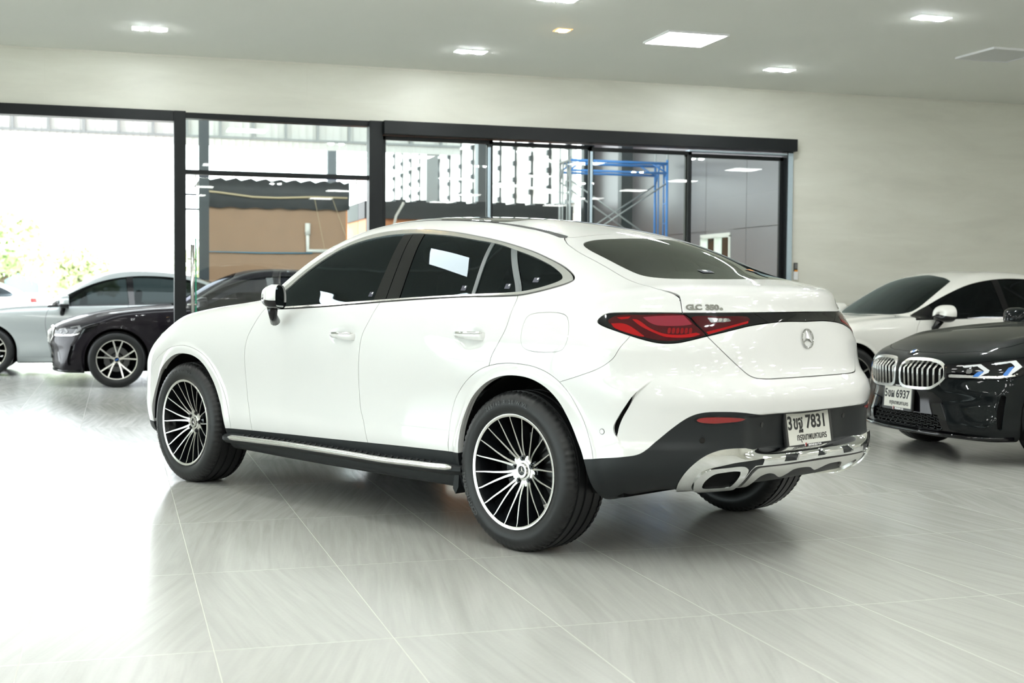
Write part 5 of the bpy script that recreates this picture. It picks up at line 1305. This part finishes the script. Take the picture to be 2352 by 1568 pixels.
    for row in range(4):
        for k in range(-6, 7):
            y = k * .066 + (row % 2) * .033; z = .243 + row * .028
            if abs(y) > .40 - (.335 - z) * -.2: continue
            p_, _ = K.at_rear(abs(y), .30, 1); xx = p_[0] - .022
            b.box(xx - .003, xx, y - .020, y + .020, z - .0115, z - .0085); b.box(xx - .003, xx, y - .020, y + .020, z + .0085, z + .0115)
            for s_ in (-1, 1): b.prism([(y + s_ * .020, z - .011), (y + s_ * .033, z), (y + s_ * .020, z + .011), (y + s_ * .017, z + .009), (y + s_ * .029, z), (y + s_ * .017, z - .009)], lambda a, c_, d: (d, a, c_), xx - .003, xx)
    b.build('intake_mesh', 'gloss_black', r)
    b = MB(); P_ = []
    for y in np.linspace(-.80, .80, 33):
        p_, _ = K.at_rear(abs(y), .20, 1); P_.append((p_[0] + .012, y, .195 + .02 * max(0, abs(y) - .6)))
    b.tube(P_, .016, 8); b.build('front_splitter', 'gloss_black' if paint != 'cream_paint' else 'cladding', r, smooth=True)
    K.emit('front_wing', K.take(K.g(XZ, [(2.0,.1),(4,.1),(4,1.3),(2.0,1.3)], lambda V: V[:, 2] - 1.0), 0), paint, 'LR', 0, .014)
    K.emit('body_shell', (K.V, K.T), paint, 'B', 0, .012)
    sh = full
    _, sh = K.sub(sh, XZ, smooth(sc(dlo, .045), 3), .003, sd); _, sh = K.sub(sh, XY, smooth(ws_, 3), .004, above(.96)); _, sh = K.sub(sh, XY, smooth(rg_, 3), .004, above(1.0))
    _, sh = K.sub(sh, YZ, smooth([(a, c_) for a, c_ in gp], 3), 0, front_of(3.2)); _, sh = K.sub(sh, YZ, [(-1,.335),(.40,.335),(.44,.235),(.41,.225),(-1,.225)], 0, front_of(3.2))
    K.emit('inner_shell', sh, 'dark', 'B', -.022, 0)
    for cx in (0, 2.851):
        for sg in (1, -1):
            b = MB(); n = 20; V = []
            for i in range(n + 1):
                a = math.pi * (-.12 + 1.24 * i / n); V += [(cx + .40 * math.cos(a), sg * .86, .335 + .39 * math.sin(a)), (cx + .40 * math.cos(a), sg * .58, .335 + .39 * math.sin(a))]
            c0 = len(V); V.append((cx, sg * .58, .335)); b.add(V, [(2*i, 2*i+2, 2*i+3, 2*i+1) for i in range(n)] + [(2*i+1, 2*i+3, c0) for i in range(n)])
            b.build('wheel_tub', 'dark', r, smooth=True)
            saloon_wheel(r, (cx, sg * .785, .333), sg < 0, turn=.35 * cx + sg * .2)
    for sg in (1, -1):
        door_mirror(r, sg, 1.84, .985, 1.00, paint, 1.12)
    p_, n_ = K.at_rear(0, .762, 1)
    p_ = SAL.project(np.array([[3.53, 0, .77]]), 8)[0]; n_ = SAL.normals(p_[None])[0]; Mx = frame_on(p_, n_, .001)
    b = MB(); b.mi = 0; b.add([tuple(Mx @ Vector((.040 * math.cos(t), .040 * math.sin(t), .003))) for t in np.linspace(0, 2 * math.pi, 25)[:-1]], [tuple(range(24))]); b.tube([tuple(Mx @ Vector((.040 * math.cos(t), .040 * math.sin(t), .002))) for t in np.linspace(0, 2 * math.pi, 25)], .0025, 6)
    for q in range(4):
        b.mi = 1 + q % 2; P_ = [(0, 0)] + [(.027 * math.cos(q * math.pi / 2 + t * math.pi / 12), .027 * math.sin(q * math.pi / 2 + t * math.pi / 12)) for t in range(7)]
        b.add([tuple(Mx @ Vector((x, y, .0045))) for x, y in P_], [tuple(range(8))])
    b.build('roundel_emblem', ['gloss_black', 'white_ink', 'blue_enamel'], r)
    for (x, y) in ((1.05, .37), (1.05, -.37), (.12, .37), (.12, -.37)): seat(r, x, y, 1, .28)
    b = MB(); b.prism([(1.70, .45), (2.05, .55), (2.05, .92), (1.85, .96), (1.66, .86)], lambda a, c_, d: (a, d, c_), -.66, .66); b.build('dashboard', 'seat', r, bevel=.02)
    return r, K
black_sal, KB = make_saloon('glossy black saloon with silver twin-kidney grille, facing left, at the right edge', 'black_paint', 'tint', .016, True)
p_, _ = KB.at_rear(0, .43, 1)
number_plate(black_sal, frame_on((p_[0], 0, .430), (1, 0, .05), .022), ('5', 'ขผ', '6937'))
def saloon_copy(label, paint, window, pos, rz=math.pi, plate=False, extra=None):
    c = copy_tree(black_sal, None, {'black_paint': paint, 'tinted_glass': window, 'black_paint.001': paint, **(extra or {})})
    c['label'] = label; c.location = pos; c.rotation_euler = (0, 0, rz)
    for ch in list(c.children):
        if ch.name.startswith('number_plate') and not plate:
            for q in list(ch.children): bpy.data.objects.remove(q)
            bpy.data.objects.remove(ch)
    return c
black_sal.location = (9.16, 8.30, 0); black_sal.rotation_euler = (0, 0, math.pi)
saloon_copy('cream white saloon with dark windows parked close to the plain wall, behind the black one', 'cream_paint', 'tint', (9.80, 12.2, 0))
saloon_copy('dark plum-black saloon parked just outside the doorway, its front wheel in view', 'plum_paint', 'plum_glass', (2.84, 17.05, 0), extra={'headlamp_white': 'clear_lens', 'headlamp_blue': 'clear_lens'})
saloon_copy('silver-grey saloon outside, seen through the open doorway behind the dark one', 'grey_paint', 'grey_glass', (1.19, 19.4, 0))
saloon_copy('white car with a red tail lamp cut by the left edge of the photo', 'cream_paint', 'tint_light', (-3.1, 21.9, 0), math.pi)
saloon_copy('pale car in the bright forecourt beyond the silver-grey bonnet', 'grey_paint', 'tint', (-2.6, 31.0, 0), math.pi)
